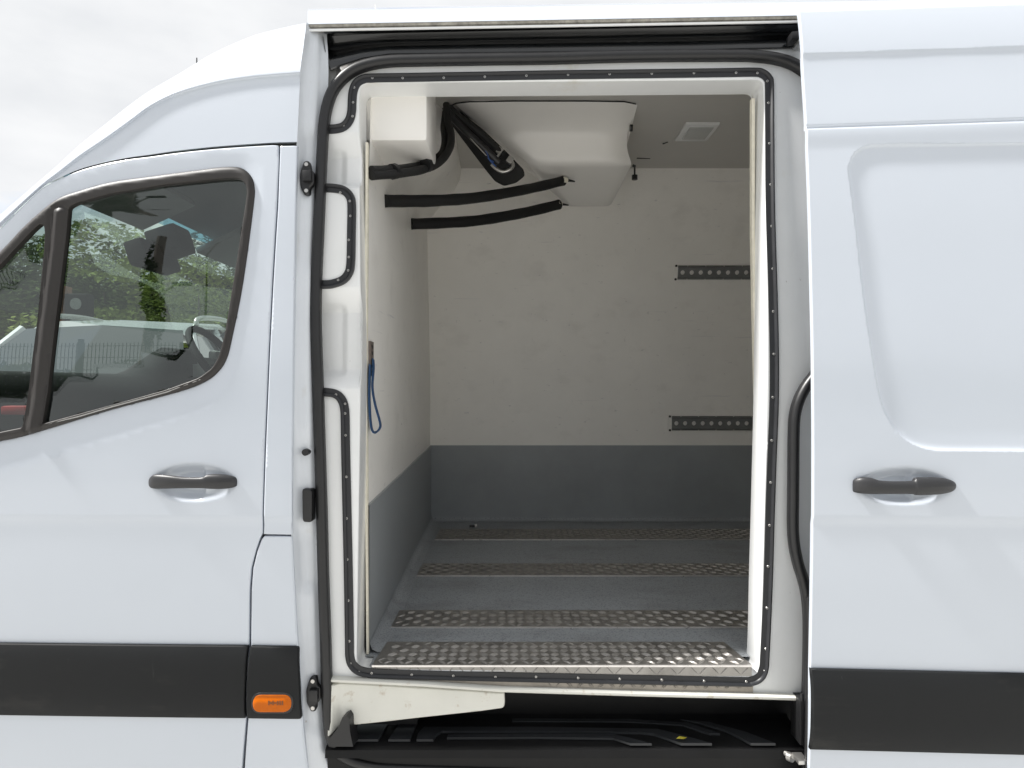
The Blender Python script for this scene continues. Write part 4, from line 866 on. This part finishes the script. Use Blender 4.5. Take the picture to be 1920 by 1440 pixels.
# low brick pillar with a twin-lamp box, white van far behind
bp = thing('gate_pillar', 'brown brick pillar beyond the parked cars with a dark twin-lamp box', 'pillar', (-7.9, 10.2, 0))
mb = MB(); mb.box((0, 0, 1.55), (.16, .16, 1.55), bev=.01); mb.build('shaft', mat('brown_brick', (.22, .11, .07), .85, var=.3, vscale=9, bump=.4, bscale=30), bp)
mb = MB(); mb.box((.40, -.02, 2.62), (.20, .10, .34), bev=.03); lb = mb.build('lamp_box', M['dash'], bp)
for z in (2.46, 2.78): mb = MB(); mb.cyl((.40, -.11, z), (.40, -.13, z), .10, n=20); mb.build('lens', M['rail'], lb)
fv = thing('far_van', 'small white van roof far beyond the silver car', 'van', (-9.4, 13.2, 0))
mb = MB(); mb.box((0, 0, 1.25), (1.2, .9, .95), bev=.15); autosmooth(mb.build('body', M['paint'], fv))
mb = MB(); mb.box((0, -.9, 1.65), (.9, .02, .3)); mb.build('window', M['dash'], fv)
# behind the viewer
hd = thing('mesh_fence', 'dark green welded mesh fence across the yard, reflected in the cab window', 'fence', (0, -7.4, 0))
GM = mat('fence_green', (.02, .03, .022), .5)
for k in range(9): mb = MB(); mb.box((-19 + 2.5 * k, 0, 1.3), (.03, .03, 1.3)); mb.build('post', GM, hd)
for k in range(8):
    mb = MB(); x0 = -19 + 2.5 * k
    for i in range(1, 42): mb.box((x0 + i * .0595, .0, 1.3), (.004, .004, 1.22))
    for z in (.15, .45, .75, 1.05, 1.35, 1.65, 1.95, 2.2, 2.45): mb.box((x0 + 1.25, .006, z), (1.22, .005, .005))
    mb.build('mesh_panel', GM, hd)
lpst = thing('street_lamp', 'thin grey street lamp with a curved arm, reflected in the cab window', 'lamp', (-14.3, -22.5, 0))
sweep('pole', cr_([(0, 0, 0), (0, 0, 3), (0, 0, 6.4), (.12, 0, 7.0), (.5, 0, 7.3)], 5), circ(.06, 8), mat('lamp_grey', (.35, .36, .36), .5), lpst, up=(0, 1, 0))
mb = MB(); mb.box((.85, 0, 7.35), (.38, .12, .06), bev=.03); mb.build('lantern', M['dash'], lpst)
up = thing('utility_pole', 'ivy-covered wooden utility pole, reflected in the cab window', 'pole', (-8.6, -12.2, 0))
mb = MB(); mb.cyl((0, 0, 0), (.35, 0, 6.0), .14, .11, 10); mb.build('shaft', mat('grey_wood', (.30, .27, .24), .8), up)
iv = crown_mesh(21, .28, 1.3, 1600, .07, 10); iv.materials.append(LM[2]); o = link('ivy', iv, None, up); o.location = (.27, 0, 4.4)
G2 = 'trees behind the fence'
NM = ('broad dark tree', 'narrow dark tree', 'low green tree')
for k, (x, y, h, kd, ci, s) in enumerate(((-22, -26, 3.6, 2, 0, 1.2), (-17, -29, 4.2, 2, 1, 1.2), (-12, -27, 3.3, 0, 2, 1.1), (-7, -28, 4.0, 2, 0, 1.2), (-2, -27, 3.6, 2, 1, 1.1), (3, -29, 4.0, 0, 2, 1.2), (8, -27, 3.5, 2, 0, 1.1), (14, -28, 4.0, 2, 1, 1.2), (20, -27, 3.6, 0, 2, 1.1))):
    tree(x, y, h, kd, ci, '%s standing behind the mesh fence across the yard, %s in the row' % (NM[ci], ('first', 'second', 'third', 'fourth', 'fifth', 'sixth', 'seventh', 'eighth', 'last')[k]), G2, s)

def hedge(name, label, x0, x1, y, dep, h, n, leaf, m, seed):
    rg = np.random.default_rng(seed); c = np.stack([rg.uniform(x0, x1, n), y + rg.uniform(-dep, dep, n), np.zeros(n)], 1)
    top = h * (.86 + .10 * np.sin(c[:, 0] * .9 + seed) + .06 * np.sin(c[:, 0] * 2.7)); c[:, 2] = top * rg.uniform(0, 1, n) ** .6
    a = rg.normal(0, 1, (n, 3)); a /= np.linalg.norm(a, axis=1)[:, None]; b = np.cross(a, rg.normal(0, 1, (n, 3))); b /= np.linalg.norm(b, axis=1)[:, None]; l = leaf * rg.uniform(.6, 1.3, (n, 1))
    v = np.stack([c - a * l, c + b * l * .5, c + a * l, c - b * l * .5], 1).reshape(-1, 3)
    return tag(mesh(name, v, np.arange(4 * n).reshape(-1, 4), m), label, name, kind='stuff')
hedge('woodland', 'dense green wood closing the view far beyond the van', -46, 4, 30, 2.5, 6.4, 26000, .24, LM[0], 2)
hedge('hedge', 'dark clipped hedge running behind the mesh fence', -30, 14, -9.2, .5, 2.3, 14000, .10, LM[2], 4)
